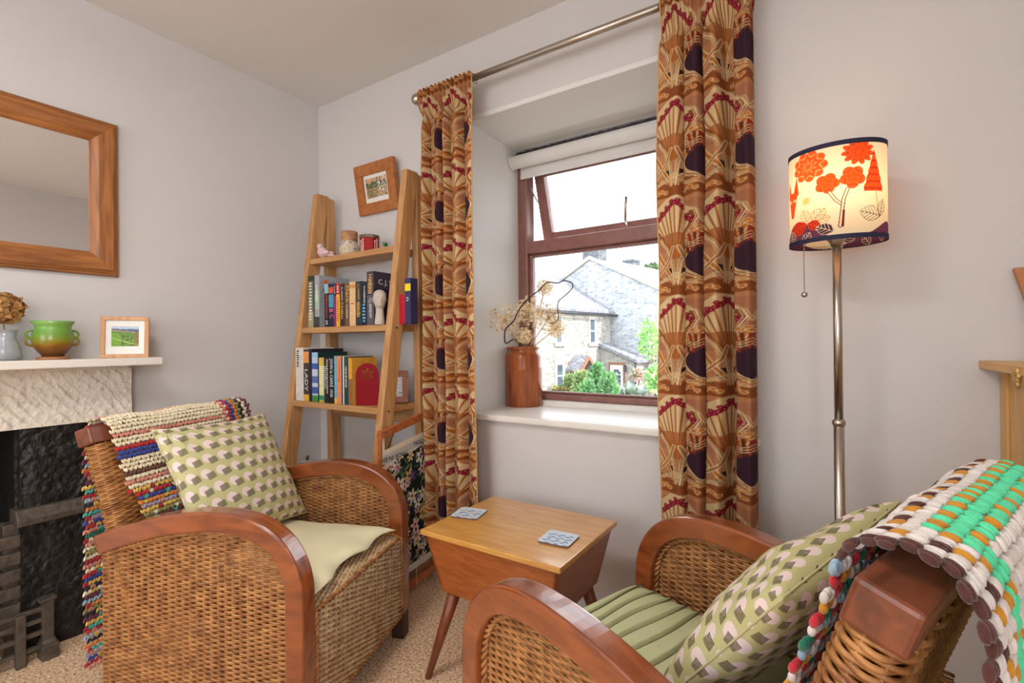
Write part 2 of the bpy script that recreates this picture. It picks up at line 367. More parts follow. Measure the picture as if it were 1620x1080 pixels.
# chiselled lintel: displaced front grid
ny, nz = 260, 56; Y = np.linspace(-1.95, -.836, ny); Z = np.linspace(.738, .926, nz); YY, ZZ = np.meshgrid(Y, Z, indexing='ij')
def vnoise(x, y, s, seed):
    r_ = np.random.default_rng(seed); T = r_.random((64, 64)); x = x*s; y = y*s
    xi = np.floor(x).astype(int); yi = np.floor(y).astype(int); fx = x-xi; fy = y-yi; fx = fx*fx*(3-2*fx); fy = fy*fy*(3-2*fy)
    g = lambda i, j: T[(xi+i) % 64, (yi+j) % 64]
    return (g(0,0)*(1-fx)+g(1,0)*fx)*(1-fy)+(g(0,1)*(1-fx)+g(1,1)*fx)*fy
chis = np.maximum(0, np.sin((YY*.8+ZZ*.6+.04*vnoise(YY, ZZ, 12, 3))*210))*vnoise(YY, ZZ, 26, 5)
D = .004*vnoise(YY, ZZ, 18, 1)+.003*vnoise(YY, ZZ, 60, 2)+.0035*chis
G = np.stack([.034+D, YY, ZZ], -1)
mb = MB().grid(G); mb.box((0, -1.95, .738), (.034, -.8365, .926)); mb.build('lintel', m_stone, fp, smooth=False)
MB().box((0, -.918, 0), (.03, -.836, .738)).build('jamb_stone', m_stone, fp, bevel=.004)
MB().box((0, -1.95, 0), (.03, -1.72, .738)).build('jamb_stone', m_stone, fp, bevel=.004)
MB().box((0, -1.98, .934), (.172, -.785, .961)).build('mantel_shelf', plain('mantel_paint', rgb(233, 226, 216), .5, var=.02), fp, bevel=.004)
MB().box((0, -1.93, .922), (.05, -.85, .936)).build('shelf_batten', m_stone, fp)
def rough_block(name, x1, y0, y1, z0, z1, seed, amp=.008):
    Yb = np.linspace(y0, y1, 30); Zb = np.linspace(z0, z1, 40); A, B = np.meshgrid(Yb, Zb, indexing='ij')
    G = np.stack([x1-.012+amp*vnoise(A, B, 22, seed)+amp*.5*vnoise(A, B, 70, seed+1), A, B], -1)
    m = MB().grid(G); m.box((-.1, y0, z0), (x1-.012, y1, z1)); return m.build(name, m_black, fp)
rough_block('black_cheek_stone', .030, -1.134, -.919, .478, .737, 21); rough_block('black_cheek_stone', .034, -1.134, -.919, 0, .430, 23)
rough_block('black_cheek_stone', .030, -1.70, -1.50, 0, .737, 31)
MB().prism([(-.02, .428), (.062, .428), (.066, .448), (.04, .478), (-.02, .478)], -1.15, -.919, 'y').build('ledge', m_iron, fp, bevel=.004)
MB().box((-.29, -1.62, 0), (-.27, -1.13, .74)).build('fireback', m_black, fp)
MB().box((-.27, -1.142, 0), (-.002, -1.131, .735)).build('fire_lining', m_black, fp); MB().box((-.27, -1.619, 0), (-.002, -1.608, .735)).build('fire_lining', m_black, fp)
# stepped iron corner pilaster at the edge of the fire opening
mb = MB()
for k in range(6): mb.box((-.04, -1.19-.008*(k % 2), .08+.055*k), (.02, -1.122, .12+.055*k))
mb.box((-.05, -1.17, 0), (.005, -1.119, .43)); mb.build('iron_pilaster', m_iron, fp, bevel=.003)
# fire basket
g0 = at_z(72, 1035, 0); gx, gy = float(g0[0])+.02, float(g0[1])
fb = thing('fire_basket', 'low cast iron fire basket with barred front on the hearth', 'fire grate', (gx, gy, 0))
mb = MB().box((gx-.022, gy-.02, 0), (gx+.03, gy+.022, .05)); mb.prism([(gx-.018, .05), (gx+.024, .05), (gx+.012, .062), (gx-.018, .062)], gy-.016, gy+.018, 'y'); mb.build('foot', m_iron, fb, bevel=.003)
MB().box((gx-.012, gy-.014, .06), (gx+.012, gy+.014, .185)).box((gx-.018, gy-.022, .185), (gx+.018, gy+.02, .194)).build('corner_post', m_iron, fb, bevel=.002)
MB().box((gx-.012, gy-.075, .0), (gx+.014, gy-.052, .165)).build('corner_post', m_iron, fb, bevel=.002)
for z in (.035, .08, .12, .155): MB().box((gx-.006, gy-.42, z), (gx+.006, gy-.012, z+.014)).build('bar', m_iron, fb, bevel=.002)
for k in range(5): MB().box((gx-.01, gy-.14-.07*k, .0), (gx+.01, gy-.125-.07*k, .17)).build('upright', m_iron, fb, bevel=.002)

# ------------------------------------------------------------------ mirror
m_oak = wood('mirror_oak', rgb(128, 74, 30), rgb(176, 112, 56), (60, 6, 60), .45, .15, .2)
m_oakv = wood('mirror_oak_upright', rgb(128, 74, 30), rgb(176, 112, 56), (60, 60, 6), .45, .15, .2)
MZ0, MZ1, MY1, MY0 = 1.259, 1.824, -.866, -1.82; fw = .084
mr = thing('wall_mirror', 'rectangular mirror in a wide ridged oak frame on chimney breast', 'mirror', (0, (MY0+MY1)/2, MZ0))
prof = [(0, .012), (.004, .02), (.010, .021), (.012, .026), (.018, .027), (.020, .031), (.06, .026), (.078, .017), (.084, .010)]
def mitred(mat, side):
    mb = MB(); rows = []
    for t, h in prof+[(.084, .002), (0, .002)]:
        if side == 'top': a, b_ = (h, MY0+t, MZ1-t), (h, MY1-t, MZ1-t)
        if side == 'bottom': a, b_ = (h, MY0+t, MZ0+t), (h, MY1-t, MZ0+t)
        if side == 'right': a, b_ = (h, MY1-t, MZ0+t), (h, MY1-t, MZ1-t)
        if side == 'left': a, b_ = (h, MY0+t, MZ0+t), (h, MY0+t, MZ1-t)
        rows.append((a, b_))
    G = np.array(rows); G = np.concatenate([G, G[:1]]); mb.grid(G)
    return mb.build('frame_rail' if side in ('top', 'bottom') else 'frame_stile', mat, mr, fix=True)
for s_, m_ in (('top', m_oak), ('bottom', m_oak), ('right', m_oakv), ('left', m_oakv)): mitred(m_, s_)
m_mir, N, L, b = new_mat('mirror_glass', .0, 1); b.inputs['Base Color'].default_value = (.97, .97, .97, 1)
MB().box((.004, MY0+fw-.003, MZ0+fw-.003), (.009, MY1-fw+.003, MZ1-fw+.003)).build('mirror_glass', m_mir, mr)

# ------------------------------------------------------------------ things on the mantel
MZ = .961
# small landscape print in a pale oak frame
m_pale = wood('pale_oak', rgb(196, 140, 92), rgb(222, 172, 124), (50, 50, 8), .5)
pc = at_x(194, 530, .085); pw, ph = .140, .150
pf = thing('photo_frame', 'small pale oak frame with a green landscape print on the mantel', 'picture frame', (.10, pc[1], MZ), math.radians(-28))
lean = math.radians(6)
def tilt_obj(o, a): o.rotation_euler = (0, -a, 0); return o
def picture(root, W, H, T, bw, m_fr, art, mat_margin, depth=.018, lean=0.0, m_mount=None):
    """frame parts in local coords: face +x, width along y, height z, tilted back by lean"""
    R = Matrix.Rotation(-lean, 3, 'Y')
    def fin(mb, name, mat, **k):
        for i in range(len(mb.v)): mb.v[i] = mb.v[i]@np.array(R).T
        return mb.build(name, mat, root, local=True, **k)
    for (y0, y1, z0, z1, nm) in ((-W/2, W/2, 0, bw, 'frame_rail'), (-W/2, W/2, H-bw, H, 'frame_rail'), (-W/2, -W/2+bw, bw, H-bw, 'frame_stile'), (W/2-bw, W/2, bw, H-bw, 'frame_stile')):
        fin(MB().box((-depth, y0, z0), (0, y1, z1)), nm, m_fr, bevel=.0015)
    fin(MB().box((-depth*.8, -W/2+bw*.6, bw*.6), (-depth*.45, W/2-bw*.6, H-bw*.6)), 'mount', m_mount or m_white)
    iw, ih = W-2*bw, H-2*bw; mx_, mz_ = mat_margin
    n1, n2 = 90, 90; yy = np.linspace(-iw/2+mx_, iw/2-mx_, n1); zz = np.linspace(bw+mz_*1.15, H-bw-mz_*.85, n2)
    A, B = np.meshgrid(yy, zz, indexing='ij'); u = np.linspace(0, 1, n1)[:, None]+0*B; v = 0*A+np.linspace(0, 1, n2)[None]
    fin(MB().grid(np.stack([np.full_like(A, -depth*.42), A, B], -1), art(u, v)), 'print', m_print)
m_print = vcol('print_paper', .6)
def landscape(u, v):
    C_ = np.zeros(u.shape+(3,))+s2l(150, 180, 205); n = vnoise(u, v, 9, 41); n2_ = vnoise(u, v, 30, 42)
    C_ = over(C_, (v > .86+.05*n)*1., s2l(196, 208, 222))
    C_ = over(C_, (v < .86-.05*u+.03*n)*1., s2l(92, 110, 128)); C_ = over(C_, (v < .80-.12*u+.05*n)*1., s2l(176, 150, 140))
    C_ = over(C_, (v < .72-.08*u+.06*n)*1., s2l(110, 150, 70)); C_ = over(C_, (v < .62-.3*u+.1*n)*1., s2l(128, 172, 70))
    C_ = over(C_, ((v < .6-.1*u) & (n2_ > .55) & (u > .35))*1., s2l(80, 84, 78)); C_ = over(C_, (np.abs(v-.42+.38*u) < .03)*1., s2l(176, 200, 110))
    C_ = over(C_, ((u > .8) & (v < .7) & (n2_ > .45))*1., s2l(150, 110, 84)); return C_*(.85+.3*n2_[..., None])
picture(pf, pw, ph, 0, .0135, m_pale, landscape, (.017, .025), lean=lean)

# green jug with four ring handles on a pot stand
jc = at_x(84, 545, .09); jy = float(jc[1]); jr = .0355
m_jug, N, L, b = new_mat('green_glaze', .22); tc = N.new('ShaderNodeTexCoord'); sp = N.new('ShaderNodeSeparateXYZ'); L.new(tc.outputs['Object'], sp.inputs[0])
no = N.new('ShaderNodeTexNoise'); no.inputs['Scale'].default_value = 45; no.inputs['Detail'].default_value = 6; L.new(tc.outputs['Object'], no.inputs['Vector'])
ma = N.new('ShaderNodeMath'); ma.operation = 'MULTIPLY_ADD'; ma.inputs[1].default_value = .022; L.new(no.outputs['Fac'], ma.inputs[0]); L.new(sp.outputs['Z'], ma.inputs[2])
rp = N.new('ShaderNodeValToRGB'); e = rp.color_ramp.elements; e[0].position = .022; e[0].color = rgb(92, 54, 22); e[1].position = .085; e[1].color = rgb(110, 156, 66)
x_ = e.new(.046); x_.color = rgb(140, 88, 26); x_ = e.new(.062); x_.color = rgb(140, 134, 36); x_ = e.new(.12); x_.color = rgb(126, 172, 84)
L.new(ma.outputs[0], rp.inputs['Fac']); L.new(rp.outputs['Color'], b.inputs['Base Color'])
jug = thing('green_jug', 'green and brown glazed pot with paired ring handles on mantel', 'pot', (.09, jy, MZ+.009))
prof = [(.020, 0), (.021, .003), (.028, .010), (.036, .020), (.0395, .032), (.038, .045), (.034, .054), (.0335, .058), (.036, .063), (.041, .070), (.039, .070), (.033, .062), (.031, .055), (.035, .042), (.034, .025), (.02, .012), (.001, .010)]
prof = [(r*1.34, z*1.66) for r, z in prof]
MB().lathe(prof, n=40, cap=False).build('body', m_jug, jug, smooth=True, local=True)
for sgn in (-1, 1):
    for zc, r_ in ((.073, .0125), (.050, .0135)):
        th = np.linspace(-1.75, 1.75, 14)
        MB().tube([(0, sgn*(.0515+r_*math.cos(t)*1.05), zc+r_*math.sin(t)) for t in th], .0036, 8).build('handle', m_jug, jug, smooth=True, local=True)
MB().lathe([(.038, 0), (.042, .002), (.042, .006), (.038, .009)], (.09, jy, MZ), 40).build('pot_stand', None)
ps = bpy.data.objects['pot_stand']; ps.data.materials.append(plain('biscuit_clay', rgb(176, 116, 76), .7)); tag(ps, 'round biscuit coloured pot stand under the green pot', 'coaster')

# glass vase with dried hydrangea heads
vy = float(at_x(8, 545, .09)[1]); vx = .09
vs = thing('glass_vase', 'pale glass vase holding dried hydrangea heads on the mantel', 'vase', (vx, vy, MZ))
m_vase, N, L, b = new_mat('pale_glass', .08); b.inputs['Base Color'].default_value = rgb(226, 232, 236); b.inputs['Transmission Weight'].default_value = .7
MB().lathe([(r*1.35, z*1.4) for r, z in [(.026, 0), (.03, .004), (.026, .03), (.018, .05), (.022, .068), (.019, .068), (.015, .05), (.022, .03), (.02, .006)]], n=28).build('body', m_vase, vs, smooth=True, local=True)
hyd = thing('dried_hydrangea', 'papery tan dried hydrangea head in the glass vase', 'dried flower', (vx, vy-.022, MZ+.112))
MB().tube([(0, .022, -.085), (0, .021, -.02), (.002, .014, .04)], .0018, 6).build('stem', plain('dry_stem', rgb(150, 110, 64), .8), hyd, local=True)
m_petal = vcol('dried_petal', .8, .25); mb = MB(); hc = np.array([0, .012, .05])
for k in range(280):
    d = rng.normal(size=3); d /= np.linalg.norm(d); p = hc+d*np.array([.045, .054, .047])*(.8+.25*rng.random())
    t1 = np.cross(d, rng.normal(size=3)); t1 /= np.linalg.norm(t1); t2 = np.cross(d, t1); s_ = .014*(.7+.6*rng.random())
    c_ = np.array(s2l(206, 158, 98))*(.55+.6*rng.random())
    V = [p+t1*s_*math.cos(q)+t2*s_*.8*math.sin(q)+d*.004*rng.normal() for q in np.arange(5)*1.257]+[p-d*.003]
    mb.add(V, [(0, 1, 5), (1, 2, 5), (2, 3, 5), (3, 4, 5), (4, 0, 5)], c_)
o = mb.build('florets', m_petal, hyd, local=True); o['kind'] = 'stuff'
# ------------------------------------------------------------------ curtain pole and curtains
RODY, RODZ = -.085, 2.032
pole = thing('curtain_pole', 'brushed nickel curtain pole with ball finial above the window', 'curtain pole', (1.43, RODY, RODZ))
xl = float(at_y(662, 150, RODY)[0])
MB().tube([(xl, RODY, RODZ), (2.16, RODY, RODZ)], .0125, 16).build('pole', m_nickel, pole, smooth=True)
for x in (xl-.008, 2.168): MB().ball((x, RODY, RODZ), .024, 20, 12).build('finial', m_nickel, pole, smooth=True)
for x in (.93, 2.09): MB().tube([(x, RODY, RODZ), (x, 0, RODZ)], .008, 10).tube([(x, -.006, RODZ), (x, 0, RODZ)], .024, 16).build('bracket', m_nickel, pole, smooth=True)

CW, CH = .150, .292
TAN, ORG, BRN, CRM, PUR, BUR, DBR = [np.array(s2l(*c)) for c in ((190, 130, 86), (190, 112, 42), (140, 76, 36), (228, 200, 150), (58, 32, 48), (140, 22, 44), (104, 44, 26))]
def cloth_paint(x, z):
    """generic flowing leaf-and-berry repeat: x across, z up, metres of flat cloth"""
    fx = x*.66/CW; xi = np.floor(fx); a = np.abs(fx-xi-.5)*2; sx = (fx-xi-.5)*CW; b = (z/CH) % 1.0; sz = b*CH
    sx = sx; ax = a*CW/2                                   # distance from the fan axis, metres
    C_ = np.zeros(x.shape+(3,))+TAN
    prof = np.interp(b, [0, .1, .22, .34, .46, .58, .68, .76, .83, .90, .96, 1], [.03, .05, .09, .14, .28, .55, .80, .93, .86, .60, .28, .04])
    bw_ = b+.05*np.cos(a*math.pi); C_ = over(C_, (bw_ < .17)*1., BRN*1.1); C_ = over(C_, ((bw_ > .05) & (bw_ < .10) & (a > .35))*1., ORG)
    C_ = over(C_, ((b > .44) & (a > prof) & (b < .95))*1., np.array(s2l(176, 116, 84)))
    inside = a < prof
    fr_ = np.hypot(ax*.8, sz-CH*.30); C_ = over(C_, (inside & (fr_ > .095) & (b > .5))*1., CRM*.9); C_ = over(C_, (inside & (fr_ <= .095) & (b > .14))*1., TAN*.88)
    C_ = over(C_, (inside & (a > prof-.16) & (b > .38) & (b < .84))*1., BRN)
    # fan of stalks
    for k in range(0, 6):
        tx = CW/2*.86*k/5; tz = CH*(.955-.040*k)
        d = seg_d(ax, sz, .0012*k, CH*.36, tx, tz); C_ = over(C_, stroke(d, .0017)*(sz < tz), BRN*1.5 if k % 2 else ORG*.85)
    # berries along an arc
    for k in range(0, 5):
        for j, (ox, oz) in enumerate(((0, 0), (.006, .006), (-.005, .007), (.007, -.005))):
            bx = CW/2*.88*k/4.6+ox; bz = CH*(.955-.048*k)-.008+oz
            d = np.hypot(ax-bx, sz-bz); C_ = over(C_, stroke(d, .0058, .15), BUR); C_ = over(C_, stroke(d, .0014), np.array(s2l(214, 120, 110)))
    # outline of the medallion, double
    wd = np.abs(a-prof)*CW/2
    C_ = over(C_, stroke(wd, .0016)*(b > .1), CRM); C_ = over(C_, stroke(np.abs(wd-.0045), .0009)*(b > .1), CRM*.8)
    # dark seed ovals between the medallions
    ox = CW/2-ax; e_ = np.abs(ox)/.031+((sz-CH*.335)/.050)**2
    C_ = over(C_, stroke(e_, 1.0, .04), PUR); C_ = over(C_, stroke(np.abs(e_-1.05), .055), CRM); C_ = over(C_, stroke(np.abs(e_-1.28), .04), CRM*.85)
    C_ = over(C_, ((b > .17) & (b < .27) & (a > prof+.03) & (ax < .026-.16*(sz-CH*.17)))*1., PUR*.7)
    # crossing ribbons
    rb_ = [(.010, CH*.17), (.030, CH*.30), (.046, CH*.42), (.062, CH*.56), (.075, CH*.66)]; d = poly_d(ax, sz, rb_)
    C_ = over(C_, stroke(d, .0042), ORG*.95); C_ = over(C_, stroke(np.abs(d-.0044), .0011), CRM)
    rb_ = [(.075, CH*.15), (.055, CH*.20), (.036, CH*.26), (.016, CH*.36), (.006, CH*.48)]; d = poly_d(ax, sz, rb_)
    C_ = over(C_, stroke(d, .0032), TAN*.8); C_ = over(C_, stroke(np.abs(d-.0034), .001), CRM)
    # little orange blossoms
    for (bx, bz) in ((.052, .60), (.060, .57), (.067, .61), (.058, .645), (.070, .66), (.047, .565), (.066, .53), (.03, .07), (.042, .055), (.054, .075), (.02, .05), (.064, .05)):
        d = np.hypot(ax-bx, sz-bz*CH); C_ = over(C_, stroke(d, .0058, .12), CRM); C_ = over(C_, stroke(d, .0044, .15), ORG*1.1)
    # dark stalks above the seeds
    for k in range(4):
        d = seg_d(ox, sz, .004+.006*k, CH*(.47-.02*k), .002+.010*k, CH*(.60+.0*k)); C_ = over(C_, stroke(d, .0028)*(ax > .03), DBR if k % 2 else np.array(s2l(150, 52, 30)))
    for k in range(3):
        pl_ = [(.075-.004*k, CH*(.72+.03*k)), (.066-.004*k, CH*(.80+.02*k)), (.052-.005*k, CH*(.87+.02*k)), (.036-.006*k, CH*(.93+.015*k)), (.02-.005*k, CH*.985)]
        C_ = over(C_, stroke(poly_d(ax, sz, pl_), .0011)*(a > prof+.02), CRM*.92)
        pl_ = [(.075, CH*(.50+.03*k)), (.060, CH*(.47+.02*k)), (.048, CH*(.49+.025*k)), (.044, CH*(.54+.03*k))]; C_ = over(C_, stroke(poly_d(ax, sz, pl_), .0009), CRM*.85)
    # wavy water lines at the foot of the repeat
    for k in range(4):
        wv = CH*(.135+.016*k)+.010*np.cos(ax/(CW/2)*math.pi*(1.0+.12*k)); C_ = over(C_, stroke(np.abs(sz-wv), .0010)*((sz < CH*.25)), CRM*.95)
    return C_
m_curt = vcol('printed_cotton', .85, .28, .25, 900)
def curtain(name, label, xa, xb, xa_b, xb_b, z0, nf, phase, side, seed):
    root = thing(name, label, 'curtain', ((xa+xb)/2, RODY, z0), group='curtains at the window')
    nu, nv = 250, 820; z1 = RODZ+.014
    u = np.linspace(0, 1, nu); v = np.linspace(0, 1, nv); r_ = np.random.default_rng(seed)
    z = z0+(z1-z0)*v; T = (z1-z)                                       # distance below the top
    warp = u+.035*np.sin(2*math.pi*u*1.7+phase)+.02*np.sin(2*math.pi*u*3.1+seed)
    fold = np.sin(2*math.pi*nf*warp+phase)+.35*np.sin(2*math.pi*nf*2*warp+phase*1.7)
    amp_i = .8+.4*np.interp(u, np.linspace(0, 1, nf*2), r_.random(nf*2))
    fine = np.sin(2*math.pi*nf*2.7*u)
    head = np.exp(-(T/.11)**4)
    A = (.027+.010*smoothstep(.1, .9, T))*(1-head)
    Y = RODY-.026*np.maximum(head, .6)[:, None]+(A[:, None]*fold[None]*amp_i[None])+head[:, None]*.007*fine[None]-.012*np.exp(-((T-.115)/.02)**2)[:, None]*-1
    wx = xa+(xb-xa)*u; wb = xa_b+(xb_b-xa_b)*u; k = smoothstep(0, 1, T/(z1-z0))[:, None]
    X = wx[None]*(1-k)+wb[None]*k+.004*np.sin(9*T)[:, None]*np.cos(5*u)[None]+(1-head[:, None])*A[:, None]*.35*np.cos(2*math.pi*nf*warp+phase)[None]
    pinch = .006*np.exp(-((T-.105)/.03)**2)[:, None]*np.sin(2*math.pi*nf*warp)[None]; Y = np.minimum(Y+pinch, -.008)
    Z = np.broadcast_to(z[:, None], X.shape).copy(); Z += .003*np.sin(2*math.pi*nf*2.7*u+2)[None]*(1-smoothstep(0, .03, T))[:, None]
    flatw = (xb-xa)*1.75; FXc = (u*flatw)[None]+0*Z+phase*.02
    col = cloth_paint(FXc, Z+.03)
    MB().grid(np.stack([X, Y, Z], -1), col).build('cloth', m_curt, root, smooth=True)
    # side hem, heading tape and rings
    e_ = 0 if side < 0 else -1
    MB().tube(np.stack([X[::12, e_], Y[::12, e_]-.001, Z[::12, e_]], 1), .0022, 5).build('hem', plain('hem_cotton', s2l(206, 160, 104), .9), root, smooth=True)
    for t in np.linspace(.03, .97, 7):
        x = xa+(xb-xa)*t; a = np.arange(16)*2*math.pi/16
        MB().tube([(x, RODY+.018*math.cos(q), RODZ-.003+.018*math.sin(q)) for q in a], .0022, 6, closed=True).build('ring', m_nickel, root, smooth=True)
    return root
curtain('curtain', 'narrow leaf and berry print curtain drawn beside the ladder bookcase', .808, 1.092, .815, 1.108, .22, 5, .6, 1, 3)
curtain('curtain', 'leaf and berry print curtain hanging beside the floor lamp', 1.808, 2.066, 1.808, 2.062, .22, 4, 2.1, -1, 8)

# ------------------------------------------------------------------ ladder bookcase
m_bk = wood('bookcase_oak', rgb(172, 120, 70), rgb(206, 158, 106), (60, 60, 4), .5, .05, .1)
m_bks = wood('bookcase_oak_shelf', rgb(172, 120, 70), rgb(206, 158, 106), (4, 60, 60), .5, .05, .1)
BX0, BX1 = .196, .752; th = .034
bk = thing('ladder_bookcase', 'light oak ladder bookcase with A-frame sides in the corner', 'bookcase', (.47, -.2, 0))
def fy(z): return -.150-(1.722-z)*.1435       # front edge of the front leg
for xa, xb in ((BX0-th, BX0), (BX1, BX1+th)):
    w_ = .062
    MB().prism([(fy(1.722), 1.722), (fy(1.722)+w_+.004, 1.722), (fy(0)+w_, 0), (fy(0), 0)], xa, xb, 'x').build('front_leg', m_bk, bk, bevel=.004, fix=True)
    MB().prism([(-.098, 1.716), (-.052, 1.712), (-.012, 0), (-.074, 0)], xa, xb, 'x').build('back_leg', m_bk, bk, bevel=.004, fix=True)
SH = {'a': 1.402, 'b': 1.080, 'c': .752, 'd': .34}
for k_, z in SH.items():
    yb = -.03
    MB().box((BX0, fy(z)+.004, z-.026), (BX1, yb-.03, z)).build('shelf', m_bks, bk, bevel=.003)
MB().box((BX0, -.075, .66), (BX1, -.055, .726)).build('back_rail', m_bks, bk, bevel=.003)
m_screw = plain('steel_screw', rgb(120, 112, 100), .4, metal=1)
for z in (1.067, .739):
    for yo in (.03,): MB().tube([(BX1+th-.001, fy(z)+yo, z), (BX1+th+.0015, fy(z)+yo, z)], .0045, 10).build('bolt', m_screw, bk)

# books
m_page = plain('book_pages', rgb(226, 214, 190), .9, var=.08, scale=300)
m_ink = {'w': plain('ink_white', rgb(232, 230, 226), .6), 'k': plain('ink_black', rgb(24, 22, 24), .6), 'y': plain('ink_gold', rgb(220, 176, 84), .5), 'r': plain('ink_red', rgb(206, 54, 40), .6), 'b': plain('ink_blue', rgb(110, 190, 220), .6), 'p': plain('ink_pink', rgb(226, 120, 150), .6), 'g': plain('ink_green', rgb(40, 150, 70), .6), 'o': plain('ink_orange', rgb(232, 106, 48), .6)}
def cover_mat(col): return plain('cover_%d_%d_%d' % col, rgb(*col), .42, var=.12, scale=40)
BPOS = {}
def book(px0, px1, pyt, shelf, col, label, depth=.13, text=None, ink='w', bands=(), tsize=.5, dy=.0, tilt=0, over_z=None):
    """px0..px1: spine in the photo at the shelf, pyt: top of the spine"""
    z0 = SH[shelf]; yf = fy(z0)+.012+dy; pm = (px0+px1)/2
    ym = {'b': 500, 'c': 615}[shelf]
    x0 = float(at_y(px0, ym, yf)[0]); x1 = float(at_y(px1, ym, yf)[0])-.0006; zt = float(at_y(pm, pyt, yf)[2])
    x0 = max(x0, BPOS.get(shelf, BX0+.001)); x1 = max(x1, x0+.006); BPOS[shelf] = x1+.0005
    h = zt-z0; W = x1-x0; cov = .0016; d = min(depth, -.035-yf)
    root = thing('book', label, 'book', ((x0+x1)/2, yf, z0+.0008), group='books on the %s shelf' % ('middle' if shelf == 'b' else 'lower'))
    if tilt: root.rotation_euler = (0, tilt, 0)
    m = cover_mat(col); hw = W/2
    mb = MB().box((-hw, 0, 0), (hw, cov, h)).box((-hw, cov, 0), (-hw+cov, d, h)).box((hw-cov, cov, 0), (hw, d, h)); mb.build('cover', m, root, local=True)
    MB().box((-hw+cov, cov, .003), (hw-cov, d-.003, h-.003)).build('pages', m_page, root, local=True)
    for (q0, q1, c_) in bands: MB().box((-hw, -.0003, h*q0), (hw, .0006, h*q1)).build('spine_band', cover_mat(c_), root, local=True)
    if text:
        for (t_, s_, zc, ik, xo) in text:
            nm_ = int(t_[1:]) if t_[0] == '~' else (8 if t_.endswith('~') else 0); z1_, z0_ = h*zc[1], h*zc[0]
            if nm_:                                     # lettering too small to read in the photograph: plain ink marks
                if t_[0] != '~': z1_ = z1_-(z1_-z0_)*.22
                r_ = random.Random(t_+str(px0)); mk = MB(); st_ = (z1_-z0_)/nm_
                for q in range(nm_):
                    hh = s_*W*(.28+.14*r_.random()); mk.box((xo*W-hh, -.0008, z1_-st_*(q+.15)), (xo*W+hh*(.5+.5*r_.random()), -.0002, z1_-st_*(q+.55+.25*r_.random())))
                mk.build('ink_marks', m_ink[ik], root, local=True)
                if t_[0] == '~': continue
                t_ = t_[0]; zc = (zc[0]+(zc[1]-zc[0])*.82, zc[1])
            o = text_obj(t_, s_*W, m_ink[ik]); o.parent = root; wd = max(o.dimensions[0], 1e-4); ln = zc[1]-zc[0]
            bb = [v.co.x for v in o.data.vertices]; wd = max(bb)-min(bb); sc = ln*h/wd
            o.rotation_euler = (math.radians(90), math.radians(90), 0); o.location = (xo*W, -.0008, h*(zc[0]+zc[1])/2); o.scale = (sc, 1.0, 1)
    return root
b_ = lambda x: 480+x/10.286
t_ = lambda y: 420+y/10.286
book(b_(78), b_(165), t_(172), 'b', (108, 108, 84), 'tall moss green and cream book against the bookcase side, first on middle shelf', bands=((.0, .3, (170, 160, 124)), (.9, 1, (50, 54, 44))), text=[('~13', .7, (.12, .88), 'w', 0)])
book(b_(187), b_(262), t_(160), 'b', (166, 168, 172), 'tall pale grey book with green tinted spine and dotted cover', depth=.165, bands=((.0, .2, (60, 58, 62)), (.35, .7, (172, 194, 176))), text=[('~7', .5, (.5, .82), 'w', 0)])
DOTB = bpy.data.objects['book.001']
book(b_(345), b_(410), t_(300), 'b', (22, 24, 34), 'black paperback with pale blue top and red lettering on middle shelf', bands=((.78, 1, (150, 190, 206)),), text=[('~12', .55, (.2, .76), 'r', .1), ('M', .9, (.06, .14), 'w', 0)])
book(b_(414), b_(494), t_(298), 'b', (24, 30, 62), 'navy paperback with red disc and letter B on its spine', bands=((.45, .75, (74, 150, 176)), (.78, .92, (216, 84, 66))), text=[('B', 1.1, (.34, .42), 'p', 0), ('C', 1.1, (.20, .28), 'p', .1)])
book(b_(496), b_(534), t_(300), 'b', (140, 40, 104), 'slim magenta paperback with black top on middle shelf', bands=((.72, 1, (30, 26, 40)),), text=[('~5', .6, (.76, .96), 'w', 0)])
book(b_(536), b_(594), t_(292), 'b', (238, 178, 40), 'yellow paperback with red top band on middle shelf', bands=((.74, 1, (196, 40, 56)),), text=[('~3', .8, (.77, .95), 'w', 0), ('~11', .6, (.1, .68), 'r', 0)])
book(b_(598), b_(668), t_(296), 'b', (44, 38, 42), 'charcoal paperback with gold title, beside the yellow one', text=[('D~', .8, (.16, .56), 'y', 0), ('C.J. SANSOM', .45, (.6, .92), 'w', 0)])
book(b_(672), b_(752), t_(292), 'b', (112, 74, 50), 'brown paperback with gold title on middle shelf', text=[('Dark', .8, (.55, .95), 'y', .1), ('C.J. SANSOM', .45, (.18, .5), 'w', 0)])
book(b_(745), b_(850), t_(265), 'b', (226, 186, 136), 'thick cream spined paperback on middle shelf', bands=((.86, .93, (206, 140, 80)),), text=[('~1', .7, (.48, .52), 'r', 0)])
book(b_(854), b_(948), t_(258), 'b', (36, 48, 62), 'thick slate blue paperback with gold title, beside the cream spined one', text=[('~9', .85, (.18, .54), 'y', 0), ('C.J. SANSOM', .5, (.58, .94), 'y', 0)])
book(b_(952), b_(1030), t_(264), 'b', (20, 26, 44), 'midnight blue paperback with pale blue script on middle shelf', text=[('~6', .9, (.05, .5), 'b', 0), ('~10', .45, (.5, .9), 'w', .1)])
hb = book(b_(1036), b_(1150), t_(96), 'b', (66, 58, 72), 'tall plum grey hardback rising above the other books', depth=.15, bands=((0, .55, (92, 84, 94)),), text=[('H~', .8, (.58, .94), 'y', 0), ('C.J. SANSOM', .5, (.14, .5), 'w', 0)])
